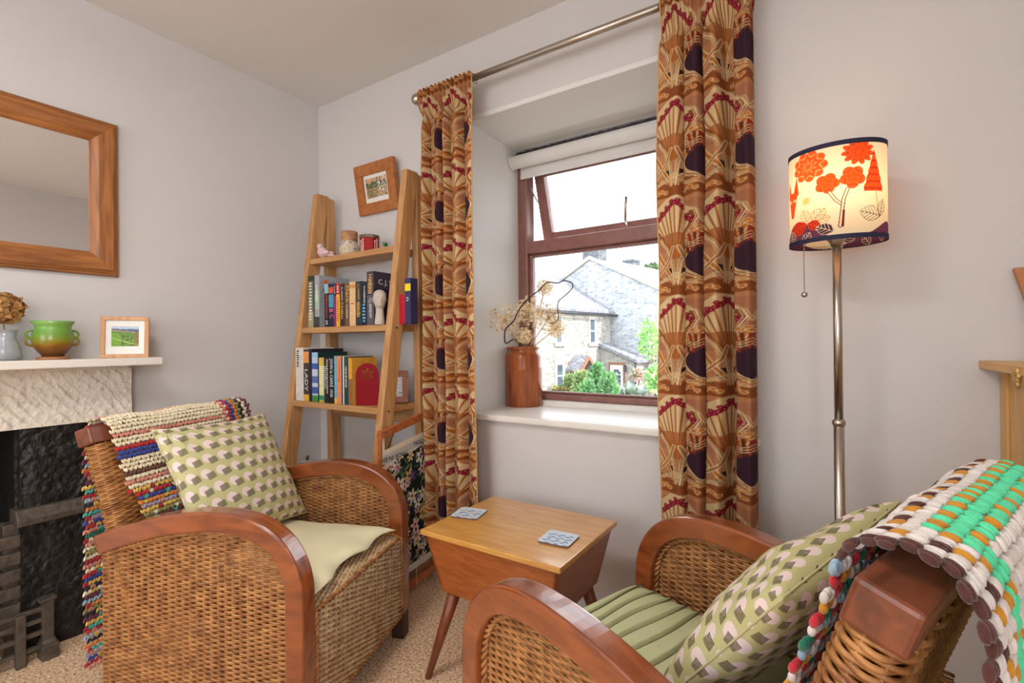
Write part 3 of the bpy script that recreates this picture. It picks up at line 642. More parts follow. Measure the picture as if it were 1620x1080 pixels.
# cover print seen on the tall hardback
o = text_obj('C. J. S', .03, m_ink['w']); o.parent = hb; hw = BPOS['b']-hb.location[0]-.0005
o.rotation_euler = (math.radians(90), 0, math.radians(90)); o.location = (hw+.0006, .06, float(at_y(595, 440, hb.location[1])[2])-SH['b']-.012)
MB().box((hw-.0002, .004, .01), (hw+.0006, .12, .15)).build('cover_panel', plain('plum_navy', rgb(40, 34, 66), .4), hb, local=True)
# dots on the cover of the tall grey book
dw = .0; rt = DOTB; dxx = None
for (yy, zz, r_, ik) in ((.035, .205, .012, 'o'), (.03, .168, .011, 'g'), (.03, .13, .006, 'g')):
    me_hw = max(v.co.x for v in rt.children[0].data.vertices); hmax = max(v.co.z for v in rt.children[0].data.vertices)
    MB().tube([(me_hw, yy, hmax*zz/.235), (me_hw+.0006, yy, hmax*zz/.235)], r_, 24).build('cover_dot', m_ink[ik], rt, local=True)
BPOS['b'] = BX1-.045
book(632, 641, 466, 'b', (178, 22, 40), 'slim red book beyond the white head bookend', dy=.03, depth=.05)
book(640, 650, 440, 'b', (44, 46, 92), 'blue book with yellow label beside the bookcase upright', dy=.03, depth=.04, bands=((.72, .88, (240, 212, 40)),), text=[('n', .8, (.5, .58), 'w', 0)])
c_ = lambda x: 460+x/10.8
u_ = lambda y: 540+y/10.8
book(c_(88), c_(222), u_(108), 'c', (222, 214, 206), 'thick white hardback with black lettering, first on lower shelf', depth=.16, text=[('~8', .5, (.62, .95), 'k', -.2), ('~1', .3, (.1, .12), 'k', -.2)])
book(c_(222), c_(314), u_(140), 'c', (66, 50, 44), 'dark brown paperback with orange top and yellow foot', bands=((.74, .96, (232, 152, 72)), (0, .13, (236, 178, 60))), text=[('LADY', .75, (.2, .62), 'w', 0)])
book(c_(316), c_(364), u_(128), 'c', (26, 22, 44), 'tall slim dark navy book on lower shelf', depth=.165)
book(c_(366), c_(464), u_(190), 'c', (196, 206, 226), 'blue and white striped paperback with green foot', bands=((0, .13, (66, 140, 56)), (.17, .30, (50, 84, 166)), (.38, .52, (92, 108, 176)), (.66, .78, (54, 98, 180)), (.9, 1, (150, 196, 226))))
book(c_(464), c_(484), u_(186), 'c', (20, 54, 46), 'thin dark green book on lower shelf', depth=.15)
book(c_(486), c_(568), u_(280), 'c', (232, 222, 166), 'pale yellow paperback with teal foot on lower shelf', bands=((.06, .16, (40, 140, 110)), (.82, 1, (222, 190, 84)), (0, .06, (190, 186, 60))))
book(c_(572), c_(656), u_(262), 'c', (18, 18, 20), 'black paperback with small white lettering on lower shelf', text=[('~20', .38, (.2, .94), 'w', .15), ('~12', .34, (.3, .8), 'w', -.25)])
book(c_(658), c_(744), u_(262), 'c', (14, 14, 16), 'black paperback with bold white author name, beside the light blue book', text=[('JOHN le CARR\u00c9', .8, (.35, .95), 'w', -.05), ('~5', .7, (.12, .3), 'w', 0)])
book(c_(746), c_(788), u_(250), 'c', (112, 176, 206), 'light blue slim paperback with yellow foot', bands=((0, .12, (226, 190, 84)),))
book(c_(790), c_(868), u_(252), 'c', (226, 142, 92), 'salmon orange paperback on lower shelf', text=[('~9', .4, (.45, .9), 'r', .05)])
book(c_(870), c_(890), u_(262), 'c', (28, 36, 74), 'thin navy book beside the salmon orange one')
book(c_(890), c_(912), u_(256), 'c', (224, 220, 214), 'thin white book on lower shelf')
book(c_(914), c_(984), u_(264), 'c', (24, 70, 70), 'teal green paperback with gold leaf top on lower shelf', text=[('~12', .5, (.35, .8), 'w', 0)])
yb = book(c_(988), c_(1052), u_(284), 'c', (222, 158, 56), 'orange covered paperback behind the red metal bookend', bands=((0, .55, (150, 100, 62)),))
hwy = max(v.co.x for v in yb.children[0].data.vertices)
o = text_obj('S', .02, m_ink['r']); o.parent = yb; o.rotation_euler = (math.radians(90), 0, math.radians(90)); o.location = (hwy+.0006, .055, .165)

# red metal bookend with arched top and cut flower
xb0 = float(BPOS['c'])+.004; yb0 = fy(SH['c'])+.010
rbk = thing('red_bookend', 'red painted metal bookend with arched top and pierced flower', 'bookend', (xb0+.050, yb0+.034, SH['c']+.0008), math.radians(28))
m_red = plain('red_enamel', rgb(134, 10, 24), .55, var=.05, spec=.15)
def sheet(outline, holes, t, name, mat, root, ax='y'):
    cu_ = bpy.data.curves.new('s', 'CURVE'); cu_.dimensions = '2D'; cu_.fill_mode = 'BOTH'; cu_.extrude = t/2
    for lp in [outline]+holes:
        sp_ = cu_.splines.new('POLY'); sp_.points.add(len(lp)-1); sp_.use_cyclic_u = True
        for p_, q in zip(sp_.points, lp): p_.co = (q[0], q[1], 0, 1)
    ob = bpy.data.objects.new('s', cu_); COL.objects.link(ob); dg = bpy.context.evaluated_depsgraph_get()
    me = bpy.data.meshes.new_from_object(ob.evaluated_get(dg)); bpy.data.objects.remove(ob); me.name = name
    me.transform(Matrix.Rotation(math.radians(90), 4, 'X')); me.materials.clear(); me.materials.append(mat)
    o_ = bpy.data.objects.new(name, me); COL.objects.link(o_); o_.parent = root; return o_
W_, H_ = .098, .172
arc = [(-W_/2, 0)]+[(W_/2*math.cos(t), H_-W_/2+W_/2*math.sin(t)) for t in np.linspace(math.pi, 0, 24)]+[(W_/2, 0)]
holes = []
for k in range(6):
    q = k*math.pi/3+.5; cx, cy = .018*math.cos(q), H_-.045+.018*math.sin(q)
    holes.append([(cx+.009*math.cos(q)*math.cos(t)-.0055*math.sin(q)*math.sin(t), cy+.009*math.sin(q)*math.cos(t)+.0055*math.cos(q)*math.sin(t)) for t in np.linspace(0, 2*math.pi, 14)[:-1]])
sheet(arc, holes, .0015, 'upright', m_red, rbk); MB().box((-W_/2, 0, 0), (W_/2, .018, .0015)).build('foot_plate', m_red, rbk, local=True)
# brown photo frame leaning on the lower shelf
m_brn = wood('chestnut_frame', rgb(132, 66, 34), rgb(164, 92, 52), (50, 50, 8), .4)
p0 = at_y(626, 634, -.16)
bf = thing('photo_frame', 'chestnut wood photo frame with a pale sketch on the lower shelf', 'picture frame', (.702, -.150, SH['c']+.004), math.radians(-44))
def sketch(u, v):
    C_ = np.zeros(u.shape+(3,))+s2l(222, 222, 224); n = vnoise(u, v, 6, 51)
    return over(C_, stroke(np.abs(n-.5), .03), s2l(140, 146, 154))
picture(bf, .115, .135, 0, .026, m_brn, sketch, (.001, .001), lean=.16)

# white ceramic head bookend
hx = float(at_y(600, 505, -.235)[0]); hd = thing('ceramic_bust', 'matt white ceramic head with long neck standing by the books', 'sculpture', (hx, -.232, SH['b']+.0008), math.radians(-35))
m_cer = plain('matt_ceramic', rgb(196, 184, 172), .8, var=.03)
prof = [(.020, 0), (.0205, .01), (.0175, .035), (.0155, .055), (.016, .064), (.021, .072), (.0255, .082), (.029, .098), (.030, .112), (.027, .126), (.018, .136), (.006, .140)]
n = 40; a = np.arange(n)*2*math.pi/n; G = []
for r_, z in prof:
    hh = smoothstep(.062, .075, np.array(z)); xx = r_*np.cos(a)*(1+.12*hh); yy = r_*np.sin(a)*(.86 if z > .066 else 1)
    fr = np.exp(-(a-0)**2/.06)+np.exp(-(a-2*math.pi)**2/.06)
    nose = .008*np.exp(-((z-.094)/.008)**2)*fr*hh; chin = .003*np.exp(-((z-.074)/.005)**2)*fr; brow = .003*np.exp(-((z-.106)/.004)**2)*(fr)
    eye = -.004*np.exp(-((z-.101)/.005)**2)*(np.exp(-(a-.42)**2/.03)+np.exp(-(a-5.86)**2/.03)); lip = .003*np.exp(-((z-.083)/.0025)**2)*fr
    G.append(np.stack([xx+nose+chin+brow+eye+lip+.004*hh, yy, np.full(n, z)], 1))
# more rings for the face
Zs = np.linspace(0, .140, 70); rr = np.interp(Zs, [p[1] for p in prof], [p[0] for p in prof]); G = []
for r_, z in zip(rr, Zs):
    hh = float(smoothstep(.062, .075, np.array(z))); da = np.minimum(a, 2*math.pi-a); fr = np.exp(-da**2/.05); fe = np.exp(-(da-.42)**2/.03)
    rad = r_*(1+0*a); xx = rad*np.cos(a)*(1+.10*hh)+.004*hh; yy = rad*np.sin(a)*(1-.14*hh)
    push = hh*(.008*math.exp(-((z-.095)/.008)**2)*fr+.004*math.exp(-((z-.074)/.005)**2)*fr+.003*math.exp(-((z-.084)/.0028)**2)*fr-.004*math.exp(-((z-.103)/.005)**2)*fe+.002*math.exp(-((z-.110)/.004)**2)*np.exp(-da**2/.3))
    ear = hh*.004*math.exp(-((z-.098)/.009)**2)*np.exp(-(da-1.6)**2/.02)
    G.append(np.stack([xx+push, yy+ear*np.sign(np.sin(a)), np.full(n, z)], 1))
MB().grid(np.array(G), wrap=True).build('bust', m_cer, hd, smooth=True, local=True)

# top shelf ornaments
ZA = SH['a']; yA = fy(ZA)
bx = float(at_y(512, 395, yA+.03)[0]); br = thing('pink_bird', 'pale pink ceramic bird ornament on the top shelf', 'ornament', (bx, yA+.032, ZA), math.radians(4)); br.scale = (1.12,)*3
m_pink = plain('pink_ceramic', rgb(222, 190, 190), .5, var=.02)
Rt_ = np.array(Matrix.Rotation(math.radians(38), 3, 'Y')); mbb = MB().ball((-.008, 0, .026), .0225, 20, 14, sc=(1.25, .82, .95), R=Rt_).ball((-.024, 0, .053), .0125, 18, 12, sc=(1.05, .95, 1))
mbb.tube([(-.022, 0, .046), (-.014, 0, .034)], [.0115, .019], 16).tube([(.002, 0, .024), (.024, 0, .015), (.048, 0, .009), (.066, 0, .006)], [.017, .0115, .0065, .0045], 14, flat=.75)
mbb.build('body', m_pink, br, smooth=True, local=True)
MB().tube([(-.039, 0, .049), (-.031, 0, .052)], [.0006, .004], 8).build('beak', m_pink, br, smooth=True, local=True)
for s_ in (-1, 1): MB().ball((.012, s_*.013, .022), .02, 12, 8, sc=(1.5, .35, .5)).build('wing', m_pink, br, smooth=True, local=True)
jx = float(at_y(552, 380, yA+.075)[0]); jb = thing('ceramic_jar', 'mottled cream ceramic jar with floral decoration and tan lid', 'jar', (jx, yA+.078, ZA+.0008)); jb.scale = (1.15, 1.15, 1.38)
m_mot, N, L, b = new_mat('mottled_floral', .5); tc = N.new('ShaderNodeTexCoord'); vo = N.new('ShaderNodeTexNoise'); vo.inputs['Scale'].default_value = 60; vo.inputs['Detail'].default_value = 3; L.new(tc.outputs['Object'], vo.inputs['Vector'])
rp = N.new('ShaderNodeValToRGB'); e = rp.color_ramp.elements; e[0].position = .34; e[0].color = rgb(104, 110, 140); e[1].position = .7; e[1].color = rgb(196, 150, 104); x_ = e.new(.45); x_.color = rgb(214, 200, 176); x_ = e.new(.6); x_.color = rgb(208, 190, 160)
L.new(vo.outputs['Fac'], rp.inputs['Fac']); L.new(rp.outputs['Color'], b.inputs['Base Color'])
MB().lathe([(.026, 0), (.036, .006), (.040, .022), (.037, .036), (.031, .043), (.0305, .052)], n=32).build('body', m_mot, jb, smooth=True, local=True)
MB().lathe([(.030, .0515), (.0325, .054), (.0325, .082), (.030, .0845)], n=32).build('lid', wood('cork_lid', rgb(150, 104, 66), rgb(196, 150, 104), (20, 20, 90), .7), jb, smooth=True, local=True)
tx = float(at_y(578, 378, yA+.085)[0])+.012; tb = thing('red_tin', 'red octagonal tin with cream figures and patterned lid', 'tin', (tx+.012, yA+.088, ZA+.0008), math.radians(22.5)); tb.scale = (1.08, 1.08, 1.25)
m_tin = plain('tin_red', rgb(160, 14, 22), .45, var=.05, spec=.2); oc = [(.041*math.cos(q), .041*math.sin(q)) for q in np.arange(8)*math.pi/4]
MB().prism(oc, 0, .055, 'z').build('body', m_tin, tb, bevel=.001, local=True)
oc2 = [(.043*math.cos(q), .043*math.sin(q)) for q in np.arange(8)*math.pi/4]
ld = MB().prism(oc2, .055, .067, 'z').build('lid', plain('tin_lid', rgb(110, 84, 66), .35, var=.6, scale=150), tb, bevel=.001, local=True)
m_cream = plain('tin_cream', rgb(232, 218, 190), .4)
for k in range(8):
    q = (k+.5)*math.pi/4; apo = .041*math.cos(math.pi/8)+.0004
    if k % 2 == 0: continue
    c0 = np.array([apo*math.cos(q), apo*math.sin(q)]); tg = np.array([-math.sin(q), math.cos(q)])
    for dx_, w__, h0, h1 in ((-.006, .003, .004, .04), (.005, .004, .004, .046)):
        P = [(*(c0+tg*(dx_-w__)), h0), (*(c0+tg*(dx_+w__)), h0), (*(c0+tg*(dx_+w__*.6)), h1), (*(c0+tg*(dx_-w__*.6)), h1)]
        MB().add(P, [(0, 1, 2, 3)]).ball((*(c0+tg*dx_), h1+.003), .0035, 8, 6, sc=(1, 1, 1)).build('figure_print', m_cream, tb, local=True)
gx_ = float(at_y(606, 376, yA+.06)[0]); gb = thing('green_bird', 'tiny green capped bird figurine at the end of top shelf', 'ornament', (gx_, yA+.06, ZA), math.radians(190))
MB().ball((0, 0, .012), .012, 12, 8, sc=(1.6, .8, .95)).build('body', plain('bird_tan', rgb(190, 140, 110), .6), gb, smooth=True, local=True)
MB().ball((-.012, 0, .026), .0095, 12, 8).tube([(-.004, 0, .03), (.0, 0, .036)], [.004, .001], 8).build('cap', plain('bird_green', rgb(24, 120, 50), .4), gb, smooth=True, local=True)

# framed picture on the wall above the bookcase
m_pine = wood('honey_pine', rgb(158, 92, 42), rgb(186, 116, 58), (10, 40, 40), .45)
wp = thing('wall_picture', 'honey pine framed garden print hanging tilted above the bookcase', 'picture frame', (.468, -.020, 1.618), math.radians(-90))
def garden(u, v):
    n = vnoise(u, v, 14, 61); n2_ = vnoise(u, v, 26, 62); C_ = np.zeros(u.shape+(3,))+s2l(150, 140, 90)
    C_ = over(C_, (v > .72+.1*n)*1., s2l(214, 170, 120)); C_ = over(C_, ((v > .45) & (v < .8) & (n > .5))*1., s2l(70, 110, 66)); C_ = over(C_, ((u > .55) & (n2_ > .6))*1., s2l(224, 212, 200))
    C_ = over(C_, ((n2_ < .3))*1., s2l(70, 84, 96)); C_ = over(C_, ((v < .5) & (n > .62))*1., s2l(196, 150, 110)); return C_
picture(wp, .262, .228, 0, .05, m_pine, garden, (.012, .02), depth=.024, lean=-.16)

# ------------------------------------------------------------------ tapestry on its wooden stand
m_ref = wood('red_beech', rgb(158, 84, 42), rgb(190, 110, 60), (8, 50, 50), .4, .2)
TA, TB2, BA, BB2 = np.array([.803, -.325, .668]), np.array([.798, -.030, .722]), np.array([.822, -.340, .012]), np.array([.804, -.030, .030])
ts = thing('tapestry_frame', 'beech tapestry stand with floral needlepoint canvas leaning on the bookcase side', 'tapestry frame', (.82, -.19, 0))
def tpt(u, v, o_=0.0):      # u 0..1 along the frame, v 0..1 up it, o_ outward
    u = np.asarray(u, float)[..., None]; v = np.asarray(v, float)[..., None]
    return (BA*(1-u)+BB2*u)*(1-v)+(TA*(1-u)+TB2*u)*v+np.array([1.0, 0, 0])*np.asarray(o_, float)[..., None]
def tbar(name, a, b_, w_, h_, mat): return MB().beam(tpt(*a), tpt(*b_), w_, h_, (0, 0, 1) if abs(a[1]-b_[1]) < .2 else (0, 1, 0)).build(name, mat, ts, bevel=.003, fix=True)
tbar('top_rail', (-.01, .985, .006), (1.0, .985, .006), .016, .030, m_ref); tbar('bottom_rail', (-.01, .03, .004), (1.0, .03, .004), .018, .034, m_ref)
tbar('side_post', (.015, 0, -.002), (.015, 1.01, -.002), .016, .012, m_ref); tbar('side_post', (.97, 0, -.002), (.97, 1.01, -.002), .016, .012, m_ref)
MB().tube([tpt(.06, .985, .012), tpt(.06, .985, .0165)], .0045, 12).build('bolt', m_nickel, ts)
m_need = vcol('needlepoint_wool', .95, 0, .6, 500)
n1, n2 = 190, 330; LU, LV = .31, .66; c0, c1 = .105, .86; U = np.linspace(0.0, 1.0, n1); V = np.linspace(c0, c1, n2); UU, VV = np.meshgrid(U, V, indexing='ij'); A = UU*LU; B = VV*LV
C_ = np.zeros(A.shape+(3,))+s2l(34, 36, 30); r_ = np.random.default_rng(5)
for k in range(190):
    lx, lz, q = r_.uniform(0, LU), r_.uniform(c0*LV, c1*LV), r_.uniform(0, 6.3); dx_, dz_ = A-lx, B-lz; e_ = np.hypot((dx_*math.cos(q)+dz_*math.sin(q))/.017, (-dx_*math.sin(q)+dz_*math.cos(q))/.006)
    C_ = over(C_, (e_ < 1)*1., np.array(s2l(*((112, 134, 92), (78, 102, 68), (146, 154, 112), (58, 84, 74))[k % 4])))
for k in range(85):
    lx, lz, q = r_.uniform(0, LU), r_.uniform(c0*LV+.02, c1*LV-.03), r_.uniform(0, 6.3); dx_, dz_ = A-lx, B-lz; R_ = r_.uniform(.013, .033); np_ = r_.integers(5, 7)
    th_ = np.arctan2(dz_, dx_); rr = np.hypot(dx_, dz_); pet = R_*(.70+.30*np.cos(np_*th_+q)); cc = ((238, 230, 200), (232, 214, 160), (206, 160, 170), (74, 62, 124), (240, 236, 224), (222, 178, 96), (236, 196, 190))[k % 7]
    C_ = over(C_, (rr < pet)*1., np.array(s2l(*cc))*(.8+.3*vnoise(A, B, 300, k)[..., None])); C_ = over(C_, (rr < R_*.25)*1., s2l(150, 84, 44))
C_ = over(C_, (VV > c1-.058+.004*np.sin(A*60))*1., s2l(214, 208, 200)); C_ = over(C_, (VV < c0+.04)*1., s2l(214, 208, 198))
MB().grid(tpt(UU, VV, .004+.004*np.sin(B*9)*(1-smoothstep(c1-.05, c1, VV))), C_).build('canvas', m_need, ts, smooth=True)
MB().grid(np.stack([tpt(U, U*0+c1, .005), tpt(U, U*0+c1+.028, .005)])).build('webbing', plain('cream_webbing', rgb(226, 212, 184), .9, var=.05, scale=200), ts)
ey_ = (tpt(.9, .83)-tpt(.1, .83)); ey_ /= np.linalg.norm(ey_); ez_ = tpt(.5, .9)-tpt(.5, .7); ez_ /= np.linalg.norm(ez_); en_ = np.cross(ey_, ez_)
for t__, uu, vv, wid in (('MADE IN EN', .24, .826, .128), ('COTTON', .78, .838, .095)):
    o = text_obj(t__, .026, plain('canvas_ink', rgb(60, 60, 66), .8)); o.parent = ts; p_ = tpt(uu, vv, .0075)
    xs_ = [v.co.x for v in o.data.vertices]; k_ = wid/(max(xs_)-min(xs_)); o.data.transform(Matrix.Diagonal((k_, 1, 1, 1)))
    o.matrix_local = Matrix([[-ey_[i], -ez_[i], en_[i], p_[i]-WORLD[ts.name][i]] for i in range(3)]+[[0, 0, 0, 1]])
MB().grid(np.stack([tpt(np.array([.045, .085]), np.array([.885, .885]), .002), tpt(np.array([.045, .085]), np.array([.965, .965]), .002)])).build('tie', plain('white_tape', rgb(232, 226, 214), .9), ts)
MB().tube([tpt(.26, .965, 0), tpt(.15, .885, 0)], .0018, 6).build('cord', m_ink['k'], ts)
MB().tube([tpt(.62, c0, .006), tpt(.60, .05, .012), tpt(.55, .012, .03), tpt(.45, .004, .05)], .0012, 5).build('loose_thread', plain('cream_wool', rgb(222, 208, 180), .9), ts)
# small things on the bottom shelf, just showing over the arm of the chair
q0 = at_y(486, 727, -.18)
gp = thing('painted_gourd', 'white painted gourd ornament with green stalk on the bottom shelf', 'ornament', (float(q0[0]), -.18, SH['d']))
hg = max(.06, float(q0[2])-SH['d'])
G = []; n = 48; a = np.arange(n)*2*math.pi/n
for t in np.linspace(0, math.pi, 20): rr = .05*math.sin(t)*(1+.07*np.cos(8*a)); G.append(np.stack([rr*np.cos(a), rr*np.sin(a), np.full(n, hg/2*(1-math.cos(t)))], 1))
MB().grid(np.array(G), wrap=True).build('body', plain('gourd_white', rgb(206, 204, 196), .6, var=.3, scale=60), gp, smooth=True, local=True)
MB().tube([(0, 0, hg-.01), (.003, 0, hg+.012), (.008, 0, hg+.02)], [.008, .006, .004], 8).build('stalk', plain('gourd_stalk', rgb(60, 84, 40), .7), gp, smooth=True, local=True)
# ------------------------------------------------------------------ wicker armchairs
m_maho = wood('mahogany_arm', rgb(112, 52, 22), rgb(158, 82, 36), (9, 60, 30), .3, 1.0, .03, coat_rough=.10)
m_mahod = wood('dark_rail', rgb(92, 46, 28), rgb(134, 70, 42), (40, 8, 40), .4, .3, .08)
m_leg = plain('dark_leg_stain', rgb(58, 34, 26), .5)
m_wick, N, L, b = new_mat('wicker', .36); tc = N.new('ShaderNodeTexCoord'); no = N.new('ShaderNodeTexNoise'); no.inputs['Scale'].default_value = 34; no.inputs['Detail'].default_value = 5
L.new(tc.outputs['Object'], no.inputs['Vector']); rp = N.new('ShaderNodeValToRGB'); e = rp.color_ramp.elements; e[0].position = .3; e[0].color = rgb(122, 72, 34); e[1].position = .7; e[1].color = rgb(190, 134, 76)
L.new(no.outputs['Fac'], rp.inputs['Fac']); L.new(rp.outputs['Color'], b.inputs['Base Color'])
m_wick2 = m_wick.copy(); m_wick2.name = 'glare_lit_wicker'  # paler wicker copy; window glare on the seat put into the colour
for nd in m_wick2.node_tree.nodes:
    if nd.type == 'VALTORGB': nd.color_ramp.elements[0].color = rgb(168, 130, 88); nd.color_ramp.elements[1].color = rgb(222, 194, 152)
HW, AWD = .288, .050       # half width over the arms, arm width
ARM = np.array([(0, .085), (0, .2), (0, .32), (0, .40), (-.003, .435), (-.014, .475), (-.034, .512), (-.064, .545), (-.105, .570), (-.155, .586), (-.215, .593), (-.29, .591), (-.37, .580), (-.45, .562), (-.54, .536), (-.625, .506)])
tt = np.linspace(0, len(ARM)-1, 64)
def crom(P, t):
    P = np.concatenate([[2*P[0]-P[1]], P, [2*P[-1]-P[-2]]]); i = np.minimum(np.floor(t).astype(int), len(P)-4); f_ = (t-i)[:, None]
    a, b_, c, d = P[i], P[i+1], P[i+2], P[i+3]
    return .5*(2*b_+(c-a)*f_+(2*a-5*b_+4*c-d)*f_**2+(3*b_-a-3*c+d)*f_**3)
ARMC = crom(ARM, tt); tan = np.gradient(ARMC, axis=0); tan /= np.linalg.norm(tan, axis=1, keepdims=True)
ARMN = np.stack([-tan[:, 1], tan[:, 0]], 1)                     # left of travel = into the chair
ARMI = ARMC+ARMN*.050
# z of the arm's inner edge at x
def inner_z(x):
    m = ARMI[:, 0] < ARMI[20, 0]+1; xs = ARMI[::-1, 0]; zs = ARMI[::-1, 1]
    top = ARMI[ARMI[:, 1] > .38]; o_ = np.argsort(top[:, 0]); return np.interp(x, top[o_, 0], top[o_, 1])
def weave(mb, P, Nrm, k, stake, amp, rad, flat=1.35, n=5, closed=False, s0=0.0):
    """one weaver through points P (dense) with normals; over-under at every stake"""
    ds = np.concatenate([[0], np.cumsum(np.linalg.norm(np.diff(P, axis=0), axis=1))])+s0
    wv = np.sin(math.pi*ds/stake+k*math.pi)
    Q = P+Nrm*(amp*wv)[:, None]; Q[:, 2] += .0008*np.cos(math.pi*ds/stake+k*math.pi) if abs(Nrm[0][2]) < .5 else 0
    mb.tube(Q, rad, n, closed=closed, caps=False)
def lin(a, b, step): n = max(3, int(np.linalg.norm(np.array(b)-np.array(a))/step)+1); return np.array(a)+(np.array(b)-np.array(a))*np.linspace(0, 1, n)[:, None]
STK, PIT, WR, AMP = .0215, .0062, .0035, .0028
def rope(path, r=.0075, n=3, pitch=.035, rad=.0042):
    P = np.asarray(path, float); d = np.concatenate([[0], np.cumsum(np.linalg.norm(np.diff(P, axis=0), axis=1))]); m = max(8, int(d[-1]/.005))
    s = np.linspace(0, d[-1], m); Q = np.stack([np.interp(s, d, P[:, k]) for k in range(3)], 1); T = np.gradient(Q, axis=0); T /= np.linalg.norm(T, axis=1, keepdims=True)
    ref = np.array([0, 1.0, 0]) if np.abs(T[:, 1]).mean() < .6 else np.array([1.0, 0, 0])
    A = np.cross(T, ref); A /= np.linalg.norm(A, axis=1, keepdims=True); B = np.cross(T, A); mb = MB()
    for k in range(n):
        ph = 2*math.pi*(s/pitch+k/n); mb.tube(Q+A*(r*.65*np.cos(ph))[:, None]+B*(r*.65*np.sin(ph))[:, None], rad, 5)
    return mb
def side_panel(sgn):
    mb = MB(); y = sgn*(HW-AWD*.5); k = 0; z = .088
    while z < .545:
        xs = np.linspace(-.046, -.622, 400); ok = inner_z(xs) > z+.003; xs_ = xs[ok]
        if z < .36: xs_ = xs[xs < -.047]
        if len(xs_) > 8:
            P = lin((xs_.max(), y, z), (xs_.min(), y, z), STK/4); weave(mb, P, np.tile((0, 1., 0), (len(P), 1)), k, STK, AMP, WR, s0=-xs_.max())
        z += PIT; k += 1
    for x in np.arange(-.0645, -.622, -STK): mb.tube([(x, y, .085), (x, y, float(inner_z(x))-.002)], .0028, 5)
    return mb
def make_chair(label, loc, rz):
    R = thing('wicker_armchair', label, 'armchair', loc, rz, 'wicker armchairs either side of the table')
    for sgn in (-1, 1):
        y0, y1 = (HW-AWD)*sgn, HW*sgn
        G = np.array([[(o_[0], y0, o_[1]), (o_[0], y1, o_[1]), (i_[0], y1, i_[1]), (i_[0], y0, i_[1]), (o_[0], y0, o_[1])] for o_, i_ in zip(ARMC, ARMI)])
        mb = MB().grid(G); n_ = len(ARMC)
        mb.add([G[0][j] for j in range(4)], [(0, 1, 2, 3)]).add([G[-1][j] for j in range(4)], [(0, 1, 2, 3)])
        o = mb.build('arm', m_maho, R, smooth=True, local=True); bm = bmesh.new(); bm.from_mesh(o.data); bmesh.ops.remove_doubles(bm, verts=bm.verts, dist=1e-5); bmesh.ops.recalc_face_normals(bm, faces=bm.faces)
        bm.to_mesh(o.data); bm.free(); md = o.modifiers.new('b', 'BEVEL'); md.width = .006; md.segments = 3; md.limit_method = 'ANGLE'; md.angle_limit = math.radians(50); md.harden_normals = False
        o.data.polygons.foreach_set('use_smooth', [False]*len(o.data.polygons))
        MB().box((-.046, y0+.004*sgn, 0), (-.002, y1-.004*sgn, .088)).build('leg', m_leg, R, bevel=.003, local=True)
        MB().hexa([(-.62, y0, 0), (-.575, y0, 0), (-.575, y1, 0), (-.62, y1, 0), (-.62, y0, .10), (-.575, y0, .10), (-.575, y1, .10), (-.62, y1, .10)]).build('leg', m_leg, R, bevel=.003, local=True, fix=True)
        o = side_panel(sgn).build('wicker_side', m_wick, R, smooth=True, local=True); o['kind'] = 'stuff'
        ym = sgn*(HW-AWD*.5); pts = [(p[0], ym, p[1]) for p in (ARMI-ARMN*-.004)[6:]]
        for yy in (ym-.006, ym+.006): rope([(a, yy, c) for a, _, c in pts], .006, 2, .03, .0042).build('braid', m_wick, R, smooth=True, local=True)
    # seat box: front and top
    yi = HW-AWD-.001; mb = MB(); k = 0
    for z in np.arange(.092, .344, .0070):
        P = lin((-.008, -yi, z), (-.008, yi, z), STK/4); weave(mb, P, np.tile((1., 0, 0), (len(P), 1)), k, STK, .0034, .0034); k += 1
    for x in np.arange(-.014, -.56, -.0070):
        zt_ = .349-.014*(-x)/.56; P = lin((x, -yi, zt_), (x, yi, zt_), STK/4); weave(mb, P, np.tile((0, 0, 1.), (len(P), 1)), k, STK, .0034, .0034); k += 1
    for y in np.arange(-yi+STK/2, yi, STK): mb.tube([(-.008, y, .088), (-.008, y, .347), (-.014, y, .349), (-.56, y, .335)], .0028, 5)
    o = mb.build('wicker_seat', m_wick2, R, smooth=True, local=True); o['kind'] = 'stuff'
    MB().box((-.55, -yi, .30), (-.02, yi, .322)).build('seat_board', m_leg, R, local=True)
    rope([(-.006, -yi+.004, .086), (-.006, yi-.004, .086)], .006, 2, .03).build('braid', m_wick, R, smooth=True, local=True)
    rope([(-.008, -yi, .349), (-.008, yi, .349)], .005, 2, .03, .0038).build('braid', m_wick, R, smooth=True, local=True)
    for s_ in (-1, 1): rope([(-.004, s_*(yi-.004), .09), (-.004, s_*(yi-.004), .345), (-.03, s_*(yi-.004), .353), (-.18, s_*(yi-.004), .352)], .006, 2, .03).build('braid', m_wick, R, smooth=True, local=True)
    # back: woven all round, with a wooden top rail
    mb = MB(); bw, bd = .238, .026; k = 0; n_l = 96*2
    q = np.linspace(0, 1, n_l, endpoint=False); per = 4*bw+2*math.pi*bd; s = q*per; lp = []; ln_ = []
    for v_ in s:
        if v_ < 2*bw: lp.append((bd, -bw+v_)); ln_.append((1, 0))
        elif v_ < 2*bw+math.pi*bd: a = (v_-2*bw)/bd; lp.append((bd*math.cos(a), bw+bd*math.sin(a))); ln_.append((math.cos(a), math.sin(a)))
        elif v_ < 4*bw+math.pi*bd: lp.append((-bd, bw-(v_-2*bw-math.pi*bd))); ln_.append((-1, 0))
        else: a = math.pi+(v_-4*bw-math.pi*bd)/bd; lp.append((bd*math.cos(a), -bw+bd*math.sin(a))); ln_.append((math.cos(a), math.sin(a)))
    lp = np.array(lp); ln_ = np.array(ln_); st = per/48
    BB, BT = np.array([-.525, .30]), np.array([-.668, .735]); BL = np.linalg.norm(BT-BB); bd_ = (BT-BB)/BL; bn_ = np.array([bd_[1], -bd_[0]])
